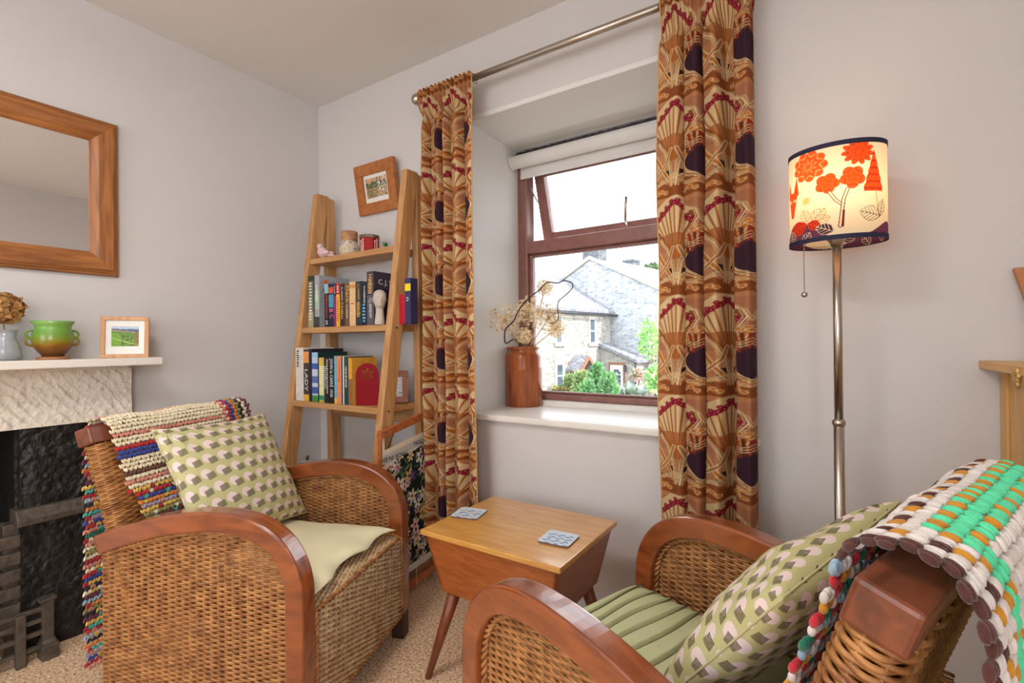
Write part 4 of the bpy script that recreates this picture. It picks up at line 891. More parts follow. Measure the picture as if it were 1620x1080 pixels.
    for h in np.arange(0, BL, PIT):
        off = AMP*np.sin(math.pi*s/st+k*math.pi); pr = lp+ln_*off[:, None]; c_ = BB+bd_*h
        P = np.stack([c_[0]+bn_[0]*pr[:, 0], pr[:, 1], c_[1]+bn_[1]*pr[:, 0]], 1); mb.tube(P, WR*1.05, 5, closed=True); k += 1
    for j in range(0, n_l, 4):
        p = lp[j]; a_ = [BB[0]+bn_[0]*p[0], p[1], BB[1]+bn_[1]*p[0]]; b2 = [BT[0]+bn_[0]*p[0], p[1], BT[1]+bn_[1]*p[0]]; mb.tube([a_, b2], .0028, 4)
    o = mb.build('wicker_back', m_wick, R, smooth=True, local=True); o['kind'] = 'stuff'
    c_ = BT+bd_*.001; hw_ = .027; P = []
    for h in (0, .048):
        for x_, y_ in ((-hw_, -.272), (hw_, -.272), (hw_, .272), (-hw_, .272)): P.append((c_[0]+bn_[0]*x_+bd_[0]*h, y_, c_[1]+bn_[1]*x_+bd_[1]*h))
    MB().hexa(P).build('top_rail', m_mahod, R, bevel=.005, local=True, fix=True)
    return R
def copy_thing(R, label, loc, rz):
    r2 = R.copy(); COL.objects.link(r2); r2.location = loc; r2.rotation_euler = (0, 0, rz); r2['label'] = label; WORLD[r2.name] = loc
    for c in list(R.children):
        d = c.copy(); COL.objects.link(d); d.parent = r2
    return r2
LC, LA = (1.094, -.637, 0), math.radians(20); RC, RA = (1.715, -.58, 0), math.radians(160)
chairL = make_chair('wicker armchair with plain cream seat pad beside the fireplace', LC, LA)
chairR = copy_thing(chairL, 'wicker armchair with pleated green seat pad beside the floor lamp', RC, RA)
def loc2w(C0, A, p): c, s = math.cos(A), math.sin(A); return np.array([C0[0]+c*p[0]-s*p[1], C0[1]+s*p[0]+c*p[1], p[2]])

# ------------------------------------------------------------------ crochet blankets
def puff(n, m):
    mb = MB().ball((0, 0, 0), 1, n, m); return mb.v[0], mb.f
def crochet(root_name, label, C0, A, path, s0, s1, ps, pt, color, n=6, m=4, wob=.0, shift=None, fat=1.0):
    """path: (x, z) polyline in the chair frame; s lateral; one puff cluster per cell"""
    P = np.array(path, float); d = np.concatenate([[0], np.cumsum(np.linalg.norm(np.diff(P, axis=0), axis=1))]); Ltot = d[-1]
    f_ = np.linspace(0, Ltot, 400); sm = np.stack([np.interp(f_, d, P[:, 0]), np.interp(f_, d, P[:, 1])], 1)
    for _ in range(12): sm[1:-1] = .5*sm[1:-1]+.25*(sm[2:]+sm[:-2])
    def at(t): return np.array([np.interp(t, f_, sm[:, 0]), np.interp(t, f_, sm[:, 1])])
    V0, F0 = puff(n, m); Vs, Fs, Cs, base = [], [], [], 0; F0t = F0
    nt = int(Ltot/pt); ns = int((s1-s0)/ps)
    for i in range(nt):
        t = (i+.5)*pt; c = at(t); e_ = at(min(t+.004, Ltot))-at(max(t-.004, 0)); e_ /= np.linalg.norm(e_); nr = np.array([e_[1], -e_[0]])*1.0
        # e_: along the path, nr: outward
        for j in range(ns+1):
            sc = s0+(j+.5*(i % 2))*ps+(shift(t, j*ps) if shift else 0)
            if sc > s1+ps*.6 or (abs(sc) > .212 and c[1] < .60 and c[0] > -.665): continue
            col = color(i, j, t, sc-s0)
            if col is None: continue
            col, hole = (col if isinstance(col, tuple) and len(col) == 2 and hasattr(col[0], '__len__') else (col, False))
            wv = wob*math.sin(sc*31+t*14)
            for k in range(3):
                o_s = (k-1)*ps*.30; tl = (k-1)*.34; jt = rng.normal(size=3)*.0006
                V = V0*np.array([ps*.19*fat, pt*.60, ps*.22*fat])
                ca, sa = math.cos(tl), math.sin(tl); V = np.stack([V[:, 0]*ca+V[:, 1]*sa, -V[:, 0]*sa+V[:, 1]*ca, V[:, 2]], 1)
                y = sc+o_s+V[:, 0]+jt[0]; tv = V[:, 1]+jt[1]; nv_ = V[:, 2]+wv+jt[2]+(.0 if k != 1 else ps*.06)
                Vs.append(np.stack([c[0]+e_[0]*tv+nr[0]*nv_, y, c[1]+e_[1]*tv+nr[1]*nv_], 1)); Cs.append(np.tile(np.array(col)*(.88+.24*rng.random()), (len(V0), 1)))
                Fs.extend([tuple(q+base for q in f) for f in F0t]); base += len(V0)
    root = tag(bpy.data.objects.new('tmp', None), label, 'blanket'); bpy.data.objects.remove(root)
    mb = MB(); mb.v = [np.concatenate(Vs)]; mb.f = Fs; mb.c = [np.concatenate(Cs)]; mb.n = base
    o = mb.build(root_name, m_yarn, smooth=True); o.location = C0; o.rotation_euler = (0, 0, A)
    return tag(o, label, 'blanket')
m_yarn = vcol('wool_yarn', .95, 0, .5, 700, .3)
PAL = {k: np.array(s2l(*v)) for k, v in dict(cream=(236, 222, 188), red=(186, 34, 46), blue=(52, 66, 146), brown=(104, 62, 44), pink=(216, 140, 120), yellow=(226, 184, 84), sky=(150, 176, 196), black=(34, 30, 36), orange=(222, 132, 54), teal=(80, 176, 160), plum=(110, 40, 66), olive=(150, 140, 80), lilac=(170, 150, 170), white=(226, 216, 210), mint=(92, 226, 170), mustard=(208, 142, 34), choc=(84, 46, 40), green=(20, 110, 84)).items()}
TOPX, TOPZ = -.672, .780
pathL = [(-.492, .37), (-.572, .60), (-.606, .70), (-.624, .745), (-.634, .782), (-.650, .800), (-.680, .804), (-.712, .794), (-.728, .76), (-.730, .60), (-.73, .36), (-.725, .10)]
seqF = ['teal', 'black', 'yellow', 'plum', 'sky', 'orange', 'black', 'red', 'cream', 'sky', 'plum', 'cream', 'pink', 'brown', 'olive', 'yellow', 'lilac', 'orange', 'blue', 'red', 'yellow', 'cream', 'pink', 'cream', 'brown', 'cream', 'cream', 'cream', 'blue', 'blue', 'red', 'cream', 'cream', 'pink', 'cream', 'cream']
seqC = ['plum', 'cream', 'black', 'olive', 'orange', 'blue', 'red', 'cream', 'pink', 'cream']
seqB = ['cream', 'pink', 'cream', 'olive', 'cream', 'red', 'pink', 'cream', 'red', 'blue', 'yellow', 'black', 'cream', 'plum', 'sky', 'orange', 'olive', 'black', 'plum', 'yellow', 'teal', 'red', 'sky', 'black', 'orange', 'teal', 'lilac', 'blue', 'red', 'pink', 'green']
PTL, PSL = .0122, .0135
def colL(i, j, t, s):
    far = int((.485-s)/.0125)
    if .34 < t < .60 and 0 <= far < len(seqC): nm = seqC[far]
    elif t < .47: nm = seqF[min(len(seqF)-1, int(t/PTL))]
    else: nm = seqB[int((t-.47)/PTL) % len(seqB)]
    c = PAL[nm]
    if t > .55 or t < .26:
        if (j*7+i*3) % 5 == 0: c = PAL[['red', 'cream', 'teal', 'yellow', 'pink'][(i*3+j) % 5]]*.9
    return c
crochet('crochet_blanket', 'multicoloured striped crochet blanket draped over the back beside fireplace', LC, LA, pathL, -.228, .268, PSL, PTL, colL, 6, 4, .0025)
pathR = [(-.490, .37), (-.568, .60), (-.604, .70), (-.622, .745), (-.632, .786), (-.648, .806), (-.682, .812), (-.718, .800), (-.738, .76), (-.745, .60), (-.75, .36), (-.75, .12)]
T0 = .435; PSR, PTR = .0190, .0155
def colR(i, j, t, s):
    dn = s; dt = t-T0; side = .50-s    # s measured from the far end (-y); near end is +y
    near = .505-s
    if dt < 0:
        nm = ['white', 'red', 'sky', 'green', 'white', 'red', 'mustard'][(i+2*j) % 7]; return PAL[nm]
    q = min(near/PSR, dt/PTR)
    k = int(q)
    if k <= 0: return PAL['choc']
    if k in (1, 2, 3): return PAL['choc'] if (k == 2 and (i+j) % 3 == 0) else (PAL['mustard'] if (k == 2 and (i+j) % 3 == 1) else PAL['white'])
    if k == 4: return PAL['mustard'] if (i+j) % 2 else PAL['mint']
    if k == 5: return PAL['mint']
    if k == 6: return PAL['mustard'] if (i+j) % 3 == 0 else PAL['mint']
    if k in (7, 8, 9): return PAL['white']
    if k == 10: return PAL['mustard']
    if k == 11: return PAL['mint']
    if k in (12, 13): return PAL['white']
    return PAL[['mint', 'mustard', 'white', 'green', 'choc'][k % 5]]
crochet('crochet_blanket', 'white mint and mustard crochet blanket over the back beside floor lamp', RC, RA, pathR, -.272, .225, PSR, PTR, colR, 8, 5, .002, fat=1.06)

# ------------------------------------------------------------------ scatter cushions and seat pads
m_cush, N, L, b = new_mat('printed_cushion_cotton', .9, 0, .2)
def math_n(op, a, b_=None, c=None):
    n = N.new('ShaderNodeMath'); n.operation = op
    for i, v in enumerate((a, b_, c)):
        if v is None: continue
        if isinstance(v, (int, float)): n.inputs[i].default_value = v
        else: L.new(v, n.inputs[i])
    return n.outputs[0]
va = N.new('ShaderNodeVertexColor'); va.layer_name = 'Col'; sp = N.new('ShaderNodeSeparateColor'); L.new(va.outputs['Color'], sp.inputs[0])
Uo = math_n('MULTIPLY', sp.outputs[0], 9.6); Vo = math_n('MULTIPLY', sp.outputs[1], 10.2)
row = math_n('FLOOR', Vo); par = math_n('MODULO', row, 2.0); U2 = math_n('ADD', Uo, math_n('MULTIPLY', par, .5))
fx_ = math_n('SUBTRACT', math_n('FRACT', U2), .5); fy_ = math_n('SUBTRACT', math_n('FRACT', Vo), .5)
dc = math_n('SQRT', math_n('ADD', math_n('POWER', math_n('ADD', fx_, .13), 2.0), math_n('POWER', math_n('SUBTRACT', fy_, .10), 2.0)))
circ = math_n('LESS_THAN', dc, .325)
rx = math_n('SUBTRACT', math_n('ADD', math_n('MULTIPLY', fx_, .97), math_n('MULTIPLY', fy_, .2)), .13); ry = math_n('ADD', math_n('SUBTRACT', math_n('MULTIPLY', fy_, .97), math_n('MULTIPLY', fx_, .2)), .14)
sq = math_n('MULTIPLY', math_n('LESS_THAN', math_n('ABSOLUTE', rx), .27), math_n('LESS_THAN', math_n('ABSOLUTE', ry), .21))
nz = N.new('ShaderNodeTexNoise'); nz.inputs['Scale'].default_value = 300; L.new(va.outputs['Color'], nz.inputs['Vector'])
hat = math_n('GREATER_THAN', math_n('FRACT', math_n('ADD', math_n('MULTIPLY', ry, 13.0), math_n('MULTIPLY', nz.outputs['Fac'], .5))), .26); sqh = math_n('MULTIPLY', sq, hat)
def mixc(f, a, b_):
    m = N.new('ShaderNodeMix'); m.data_type = 'RGBA'; L.new(f, m.inputs[0])
    for i, v in ((6, a), (7, b_)):
        if isinstance(v, tuple): m.inputs[i].default_value = v
        else: L.new(v, m.inputs[i])
    return m.outputs[2]
L.new(mixc(sqh, mixc(circ, rgb(196, 190, 138), rgb(232, 212, 206)), rgb(92, 82, 66)), b.inputs['Base Color'])
def cushion(name, label, W, H, T, M4, seed, zip_=True, crease=.004):
    root = thing(name, label, 'cushion', M4.to_translation()); root.rotation_euler = M4.to_euler(); 
    n = 110; th_ = np.linspace(-1, 1, n); a = np.sin(th_*math.pi/2); TA_, TB_ = np.meshgrid(.5*th_+.5*a, .5*th_+.5*a, indexing='ij'); A, B = np.meshgrid(a, a, indexing='ij'); G = []; 
    for sd in (1, -1):
        prof = (np.clip(1-A**2, 0, 1)**.5*np.clip(1-B**2, 0, 1)**.5)**.8
        X = W/2*A*(1-.075*(1-B**2)); Y = H/2*B*(1-.075*(1-A**2))
        Z = sd*(T/2*prof+crease*prof*(vnoise(A+3, B+3, 2.2, seed+sd)-.5)*3+crease*1.6*np.sin(9*np.arctan2(B-.9, A+.9))*np.exp(-((A+.9)**2+(B-.9)**2)*5)*prof)
        G = np.stack([X, Y, Z], -1); uv = np.stack([(TA_+1)/2, (TB_+1)/2, 0*A], -1)
        mb = MB().grid(G if sd > 0 else G[:, ::-1], uv if sd > 0 else uv[:, ::-1])
        mb.build('cover_front' if sd > 0 else 'cover_back', m_cush, root, smooth=True, local=True)
    t = np.linspace(-1, 1, 40); ring = [(W/2*q*(1), -H/2*(1-.075*(1-q*q)), 0) for q in t]+[(W/2*(1-.075*(1-q*q)), H/2*q, 0) for q in t]+[(-W/2*q, H/2*(1-.075*(1-q*q)), 0) for q in t]+[(-W/2*(1-.075*(1-q*q)), -H/2*q, 0) for q in t]
    MB().tube(ring, .0018, 6, closed=True).build('seam', plain('seam_cotton', s2l(196, 188, 140), .9), root, smooth=True, local=True)
    return root
def frame_m(o, ex, ey):   # matrix from origin and two axes
    ex = Vector(ex).normalized(); ey = Vector(ey); ez = ex.cross(ey).normalized(); ey = ez.cross(ex)
    M4 = Matrix.Identity(4)
    for i in range(3): M4[i][0] = ex[i]; M4[i][1] = ey[i]; M4[i][2] = ez[i]; M4[i][3] = o[i]
    return M4
def in_chair(C0, A, o, ex, ey):
    Rz = Matrix.Rotation(A, 4, 'Z'); Rz.translation = Vector(C0); return Rz@frame_m(o, ex, ey)
ML = in_chair(LC, LA, (-.470, .035, .586), (.04, 1, -.03), (-.21, -.02, .375))
cushion('scatter_cushion', 'olive dot and square print cushion against the striped blanket', .42, .395, .115, ML, 5)
MR = in_chair(RC, RA, (-.450, -.035, .572), (.03, 1, -.09), (-.61, 0, .79))
cushion('scatter_cushion', 'olive dot and square print cushion on the pleated seat pad', .40, .36, .120, MR, 9, crease=.007)
# plain cream velvet pad
m_velv = plain('cream_velvet', rgb(232, 224, 188), .95, var=.05, scale=9, bump=.1)
def pad(name, label, C0, A, fn, mat, nx=120, ny=120):
    a = np.linspace(-1, 1, nx); b_ = np.linspace(-1, 1, ny); AA, BB_ = np.meshgrid(a, b_, indexing='ij')
    top = fn(AA, BB_, 1); bot = fn(AA, BB_, -1); root = thing(name, label, 'seat cushion', C0, A)
    MB().grid(top[:, ::-1]).grid(bot).build('cover', mat, root, smooth=True, local=True); return root
def fL(A, B, sd):
    e_ = (np.clip(1-np.abs(A)**6, 0, 1)*np.clip(1-np.abs(B)**6, 0, 1))**.5
    x = -.030-.22*(1-A)+.012*np.sin(B*7)*smoothstep(.7, 1, A)+.03*smoothstep(.6, 1, A)*(np.abs(B)**2-.6); y = .215*B+.004*np.sin(A*6)*np.abs(B)
    z = .378+(.020 if sd > 0 else -.016)*e_+.007*np.sin(B*8+1)*smoothstep(.5, 1, A)*(1-.3*sd)+.010*vnoise(A+2, B+2, 2.5, 71)*e_
    return np.stack([x, y, np.maximum(z, .3575)], -1)
pad('seat_pad', 'plain cream velvet seat pad with wavy front edge', LC, LA, fL, m_velv)
m_grn = plain('sage_cotton', rgb(196, 200, 156), .9, var=.04, scale=20)
PL = [-.045, -.083, -.120, -.160, -.200, -.245, -.32]
def fR(A, B, sd):
    e_ = (np.clip(1-np.abs(A)**8, 0, 1)*np.clip(1-np.abs(B)**8, 0, 1))**.5
    x = -.012-.225*(1-A); y = .224*B
    z = .376+(.022 if sd > 0 else -.014)*e_
    if sd > 0:
        for p in PL:
            d = (x-(p+.006*np.sin(B*4+p*30))); z = z+.0065*np.exp(-(d/.006)**2)*(d > 0)*e_+.0065*np.exp(-(d/.0016)**2)*(d <= 0)*e_-.005*np.exp(-((d+.004)/.002)**2)*e_
    return np.stack([x, y, z], -1)
rp_ = pad('seat_pad', 'sage green seat pad with stitched pleats', RC, RA, fR, m_grn, 420, 60)
m_tuck = plain('tuck_thread', rgb(96, 92, 62), .9)
for p in PL:
    q = np.linspace(-.97, .97, 30); MB().tube([(p-.0042+.006*math.sin(v*4+p*30), .224*v, .3945) for v in q], .0019, 5).build('pleat_piping', m_tuck, rp_, smooth=True, local=True)

# ------------------------------------------------------------------ sewing box table
m_teak = wood('teak_side', rgb(150, 78, 32), rgb(178, 100, 46), (14, 60, 90), .42, .35, .06)
m_top = wood('pale_teak_top', rgb(198, 136, 58), rgb(218, 164, 84), (9, 60, 60), .3, 1.0, .04, coat_rough=.16)  # lid teak paler and yellower than the sides
m_tleg = wood('dark_teak_leg', rgb(104, 46, 20), rgb(136, 68, 30), (60, 60, 8), .4, .3)
TZ = .455
tcn = [at_z(*p, TZ) for p in ((671, 838), (895, 902), (969, 821), (775, 783))]     # near left, near right, far right, far left
x0, x1 = (tcn[0][0]+tcn[3][0])/2, (tcn[1][0]+tcn[2][0])/2; y0, y1 = (tcn[0][1]+tcn[1][1])/2, (tcn[2][1]+tcn[3][1])/2
tx, ty = (x0+x1)/2, (y0+y1)/2; hw, hd = (x1-x0)/2, (y1-y0)/2; trot = math.atan2(tcn[1][1]-tcn[0][1], tcn[1][0]-tcn[0][0])*.5
tb = thing('sewing_box_table', 'teak sewing box table with lift-up lid and splayed legs', 'side table', (tx, ty, 0), trot)
MB().box((-hw, -hd, TZ-.016), (hw, hd, TZ)).build('lid', m_top, tb, bevel=.003, local=True)
bt, bb = TZ-.017, TZ-.185; ins, inb = .012, .050
def ring(z, i): return [(-hw+i, -hd+i*.8, z), (hw-i, -hd+i*.8, z), (hw-i, hd-i*.8, z), (-hw+i, hd-i*.8, z)]
lo, hi = ring(bb, inb), ring(bt, ins); tk = .010
for k in range(4):
    a, b2 = lo[k], lo[(k+1) % 4]; c, d = hi[(k+1) % 4], hi[k]; cen = np.array([0, 0, 0])
    mid = (np.array(a)+np.array(b2))/2; nn = -mid*np.array([1, 1, 0]); nn = np.array([0, tk, 0]) if k == 0 else np.array([-tk, 0, 0]) if k == 1 else np.array([0, -tk, 0]) if k == 2 else np.array([tk, 0, 0])
    A_, B_, C_, D_ = map(np.array, (a, b2, c, d)); MB().hexa([A_, B_, B_+nn, A_+nn, D_, C_, C_+nn, D_+nn]).build('box_side', m_teak, tb, bevel=.0015, local=True, fix=True)
MB().hexa([np.array(p)*(.96, .96, 1) for p in lo]+[np.array(p)*(.96, .96, 1)+(0, 0, .01) for p in lo]).build('box_base', m_teak, tb, local=True, fix=True)
fwd = at_z(677, 1072, 0); c_, s_ = math.cos(-trot), math.sin(-trot); fl = (c_*(fwd[0]-tx)-s_*(fwd[1]-ty), s_*(fwd[0]-tx)+c_*(fwd[1]-ty))
fxo, fyo = abs(fl[0]), min(abs(fl[1]), hd)
for sx in (-1, 1):
    for sy in (-1, 1):
        top = np.array([sx*(hw-inb-.03), sy*(hd-inb*.8-.025), bb+.004]); ft = np.array([sx*fxo, sy*fyo, .0])
        MB().tube([ft, ft*.5+top*.5, top], [.009, .0145, .020], 14).build('leg', m_tleg, tb, smooth=True, local=True)
# coasters
m_cork = plain('coaster_cork', rgb(110, 82, 70), .8); m_coast = vcol('coaster_print', .16, spec=.6)
def coaster(label, px, rot, tint):
    c0 = at_z(*px, TZ); o = thing('coaster', label, 'coaster', (c0[0], c0[1], TZ), rot, 'coasters on the sewing box table'); hs = .046
    def rr_(h, z, r=.012):
        P = []
        for k, (sx, sy) in enumerate(((1, 1), (-1, 1), (-1, -1), (1, -1))):
            for q in np.linspace(0, math.pi/2, 6): P.append((sx*(h-r)+r*math.cos(q+k*math.pi/2), sy*(h-r)+r*math.sin(q+k*math.pi/2)))
        return P
    MB().prism(rr_(hs, 0), 0, .0042, 'z').build('backing', m_cork, o, local=True, fix=True)
    n = 90; a = np.linspace(-1, 1, n); A, B = np.meshgrid(a, a, indexing='ij'); r = .26; dx = np.maximum(np.abs(A)-(1-r), 0); dy = np.maximum(np.abs(B)-(1-r), 0); dd = np.hypot(dx, dy); k_ = np.where(dd > r, r/np.maximum(dd, 1e-6), 1)
    X = np.sign(A)*(np.minimum(np.abs(A), 1-r)+dx*k_); Y = np.sign(B)*(np.minimum(np.abs(B), 1-r)+dy*k_)
    C_ = np.zeros(A.shape+(3,))+np.array(s2l(206, 222, 236)); r_ = np.random.default_rng(int(px[0]))
    for i in range(-1, 3):
        for j in range(3):
            cx, cy = -.55+.55*j+.1*(i % 2), -.7+.45*i+.15; u = (X-cx)/.24; vv = (Y-cy-.10*np.sin(u*3))/.085
            C_ = over(C_, ((np.abs(u) < 1) & (np.abs(vv) < (1-u*u)*.9+.0))*1., np.array(s2l(*((74, 130, 190) if (i+j) % 2 else (214, 200, 120)))) if tint else np.array(s2l(120, 160, 196)))
            C_ = over(C_, ((np.abs(u) < 1.25) & (np.abs(np.abs(vv)-(1-u*u)*.9-.25) < .16))*1., np.array(s2l(56, 84, 130)))
    MB().grid(np.stack([X*hs, Y*hs, np.full_like(X, .0046)], -1), C_).build('printed_top', m_coast, o, local=True)
    return o
coaster('pale blue fish print coaster with yellow patches near the printed curtain', (742, 813), math.radians(12), True)
coaster('pale blue fish print coaster at the lid corner by the green seat pad', (884, 853), math.radians(4), False)
# ------------------------------------------------------------------ floor lamp
LY = -.16; LX = float(at_y(1324, 400, LY)[0]); SZ0, SZ1 = float(at_y(1324, 385, LY)[2]), float(at_y(1324, 241, LY)[2]); SA, SB = .100, .076
lamp = thing('floor_lamp', 'lit floor lamp with oval floral shade and slim steel pole', 'floor lamp', (LX, LY, 0))
MB().lathe([(.13, 0), (.13, .012), (.05, .022), (.02, .03), (.013, .05)], n=40).build('base', m_nickel, lamp, smooth=True, local=True)
MB().tube([(0, 0, .04), (0, 0, .80)], .0115, 16).tube([(0, 0, .80), (0, 0, SZ0-.002)], .0095, 16).lathe([(.0115, .79), (.0145, .795), (.0145, .803), (.0095, .808)], n=20).build('pole', m_nickel, lamp, smooth=True, local=True)
MB().lathe([(.012, SZ0-.012), (.016, SZ0+.004), (.026, SZ0+.016), (.026, SZ0+.05), (.015, SZ0+.055)], n=24).build('lamp_holder', m_nickel, lamp, smooth=True, local=True)
m_bulb, N, L, b = new_mat('bulb', .5); b.inputs['Emission Color'].default_value = (1, .78, .5, 1); b.inputs['Emission Strength'].default_value = 4
MB().ball((0, 0, SZ0+.09), .028, 16, 10).build('bulb', m_bulb, lamp, smooth=True, local=True)
ld = bpy.data.lights.new('bulb_light', 'POINT'); ld.energy = .65; ld.color = (1, .74, .46); ld.shadow_soft_size = .03
lo_ = bpy.data.objects.new('bulb_light', ld); COL.objects.link(lo_); lo_.parent = lamp; lo_.location = (0, 0, SZ0+.125)
# printed shade: angle measured from the side that faces the camera
n1, n2 = 620, 210; ang = np.linspace(0, 2*math.pi, n1, endpoint=False); zz = np.linspace(SZ0, SZ1, n2)
cang = math.atan2(CAM[1]-LY, CAM[0]-LX); AA, ZZ = np.meshgrid(ang, zz, indexing='ij'); H_ = SZ1-SZ0
per = 2*math.pi*math.sqrt((SA*SA+SB*SB)/2)
rel = (AA-cang+math.pi) % (2*math.pi)-math.pi           # + is to the right as seen from the camera
U = rel/(2*math.pi)*per*1.08; V = (ZZ-SZ0)*.250/(SZ1-SZ0)                     # metres
base = np.zeros(AA.shape+(3,))+np.array(s2l(250, 236, 204)); C_ = base
ORR, DRD, PURP = np.array(s2l(232, 92, 34)), np.array(s2l(178, 40, 26)), np.array(s2l(112, 62, 92))
def lobed(cx, cz, r, lobes, depth, ph, col, edge, sq=1.0):
    global C_
    dx, dz = U-cx, (V-cz)/sq; th_ = np.arctan2(dz, dx); rr = np.hypot(dx, dz); R_ = r*(1-depth+depth*np.abs(np.cos(lobes*th_/2+ph)))
    C_ = over(C_, stroke(rr-R_+.01, .01, .06), col)
    ring_ = np.abs(np.sin(rr/r*7+2*np.abs(np.cos(lobes*th_/2+ph)))); C_ = over(C_, ((ring_ < .22) & (rr < R_*.93))*1., edge)
def leaf(cx, cz, ln, q, fill, vein, fat=.38):
    global C_
    dx, dz = U-cx, V-cz; a = dx*math.cos(q)+dz*math.sin(q); p = -dx*math.sin(q)+dz*math.cos(q); t = a/ln
    w_ = ln*fat*np.clip(np.sin(np.clip(t, 0, 1)*math.pi), 0, 1)**.8; ins = (t > 0) & (t < 1) & (np.abs(p) < w_)
    if fill is not None: C_ = over(C_, ins*1., fill)
    C_ = over(C_, (ins & (np.abs(np.abs(p)-w_) < .0012))*1., vein); C_ = over(C_, (ins & (np.abs(p) < .0007))*1., vein)
    C_ = over(C_, (ins & (((a-np.abs(p)*.9) % .0085) < .0016))*1., vein)
for rep in (-.30, 0, .30):
    hill = .060*np.exp(-((U-rep+.085)/.052)**2); C_ = over(C_, (V < hill)*1., PURP); hill2 = .040*np.exp(-((U-rep-.125)/.05)**2); C_ = over(C_, (V < hill2)*1., PURP)
    lobed(rep-.056, .203, .042, 9, .18, .4, ORR*1.1, np.array(s2l(250, 190, 120))); lobed(rep+.044, .218, .034, 11, .28, 1.1, ORR*.9, DRD)
    lobed(rep-.017, .146, .025, 5, .22, .3, ORR, DRD, 1.1); lobed(rep+.032, .154, .026, 5, .22, .9, ORR, DRD, 1.15)
    # stems of the two blooms
    for pts in ([(rep-.012, .122), (rep+.0, .098), (rep+.010, .088)], [(rep+.022, .126), (rep+.014, .10), (rep+.010, .06), (rep+.007, .03)]):
        C_ = over(C_, stroke(poly_d(U, V, pts), .0032), np.array(s2l(240, 226, 200))); C_ = over(C_, stroke(np.abs(poly_d(U, V, pts)-.003), .0009), np.array(s2l(110, 60, 50)))
    C_ = over(C_, stroke(poly_d(U, V, [(rep+.014, .07), (rep+.012, .03)]), .0022), DRD*.4)
    # tall bell flower
    t = (V-.118)/.105; hwid = .024*(1-t)*(1+.12*np.abs(np.sin(t*16))); ins = (t > -.03) & (t < 1) & (np.abs(U-rep-.078) < hwid); C_ = over(C_, ins*1., ORR*.85); C_ = over(C_, (ins & (np.abs((t*6) % 1-.1-.25*np.abs(np.sin((U-rep)*300))) < .12))*1., DRD)
    C_ = over(C_, stroke(poly_d(U, V, [(rep+.082, .118), (rep+.090, .05)]), .0012), np.array(s2l(206, 170, 120)))
    dk = np.array(s2l(70, 44, 40)); leaf(rep+.094, .052, .052, math.pi-.25, None, dk); leaf(rep+.094, .052, .045, 1.35, None, dk, .26)
    ocr = np.array(s2l(206, 150, 70)); leaf(rep-.05, .055, .04, .75, None, ocr); leaf(rep-.06, .055, .035, 1.9, None, ocr); leaf(rep-.045, .05, .035, .25, None, ocr)
    lobed(rep-.062, .112, .011, 6, .4, 0, np.array(s2l(240, 206, 130)), ocr)
    leaf(rep-.062, .052, .05, math.pi+.45, DRD*1.2, ORR); leaf(rep-.06, .05, .034, .05-.5, DRD*1.2, ORR); crm = np.array(s2l(240, 224, 200)); leaf(rep-.004, .018, .04, math.pi-.5, PURP*.5, crm); leaf(rep-.07, .0, .03, 1.0, PURP*.8, crm); leaf(rep-.105, .0, .04, 1.8, PURP*.8, crm)
    # fox head peeping from the side
    fx0 = rep-.108; t = (V-.075)/.07; ins = (t > 0) & (t < 1) & (np.abs(U-fx0) < .006+.017*np.clip(t, 0, 1)); C_ = over(C_, ins*1., ORR*.8)
    for s_ in (-1, 1):
        e_ = (V > .135) & (V < .185) & (np.abs(U-fx0-s_*.014-(V-.135)*s_*.1) < .011*(1-(V-.135)/.05)); C_ = over(C_, e_*1., ORR*.75)
        C_ = over(C_, stroke(np.hypot((U-fx0-s_*.010)/1.6, V-.122), .0036), np.array(s2l(250, 230, 190))); C_ = over(C_, stroke(np.hypot(U-fx0-s_*.010, V-.122), .0022), dk)
G = np.stack([SA*np.cos(AA), SB*np.sin(AA), ZZ], -1).transpose(1, 0, 2); Cc = C_.transpose(1, 0, 2)
m_shade = vcol('printed_shade_cotton', .8, .55)
MB().grid(G, Cc, wrap=True).build('lamp_shade', m_shade, lamp, smooth=True, local=True)
m_navy = plain('navy_binding', rgb(34, 32, 62), .8)
for z in (SZ0+.003, SZ1-.003):
    for_ = [(SA*1.004*math.cos(q), SB*1.004*math.sin(q)) for q in np.linspace(0, 2*math.pi, 72, endpoint=False)]
    G = np.array([[(x*k, y*k, z+dz) for x, y in for_] for k, dz in ((1, -.0055), (1.012, -.0055), (1.012, .0055), (1, .0055), (1, -.0055))]); MB().grid(G, wrap=True).build('binding', m_navy, lamp, smooth=False, local=True)
for q in (.3, 2.4, 4.5): MB().tube([(0, 0, SZ0+.05), (SA*.98*math.cos(q), SB*.98*math.sin(q), SZ0+.012)], .0018, 6).build('shade_arm', m_nickel, lamp, local=True)
# pull chain
cp = at_y(1272, 396, LY-.03); cx, cy = float(cp[0])-LX, -.035; cz0 = SZ0+.02; cz1 = float(at_y(1272, 466, LY-.035)[2]); mb = MB()
for z in np.arange(cz1+.01, cz0, .0052): mb.ball((cx, cy, z), .0019, 6, 4)
mb.tube([(cx, cy, cz1), (cx, cy, cz0)], .0006, 4).tube([(0, 0, cz0), (cx, cy, cz0)], .0015, 5).build('pull_chain', m_nickel, lamp, smooth=True, local=True)
MB().ball((cx, cy, cz1), .0072, 14, 10).build('chain_knob', m_nickel, lamp, smooth=True, local=True)

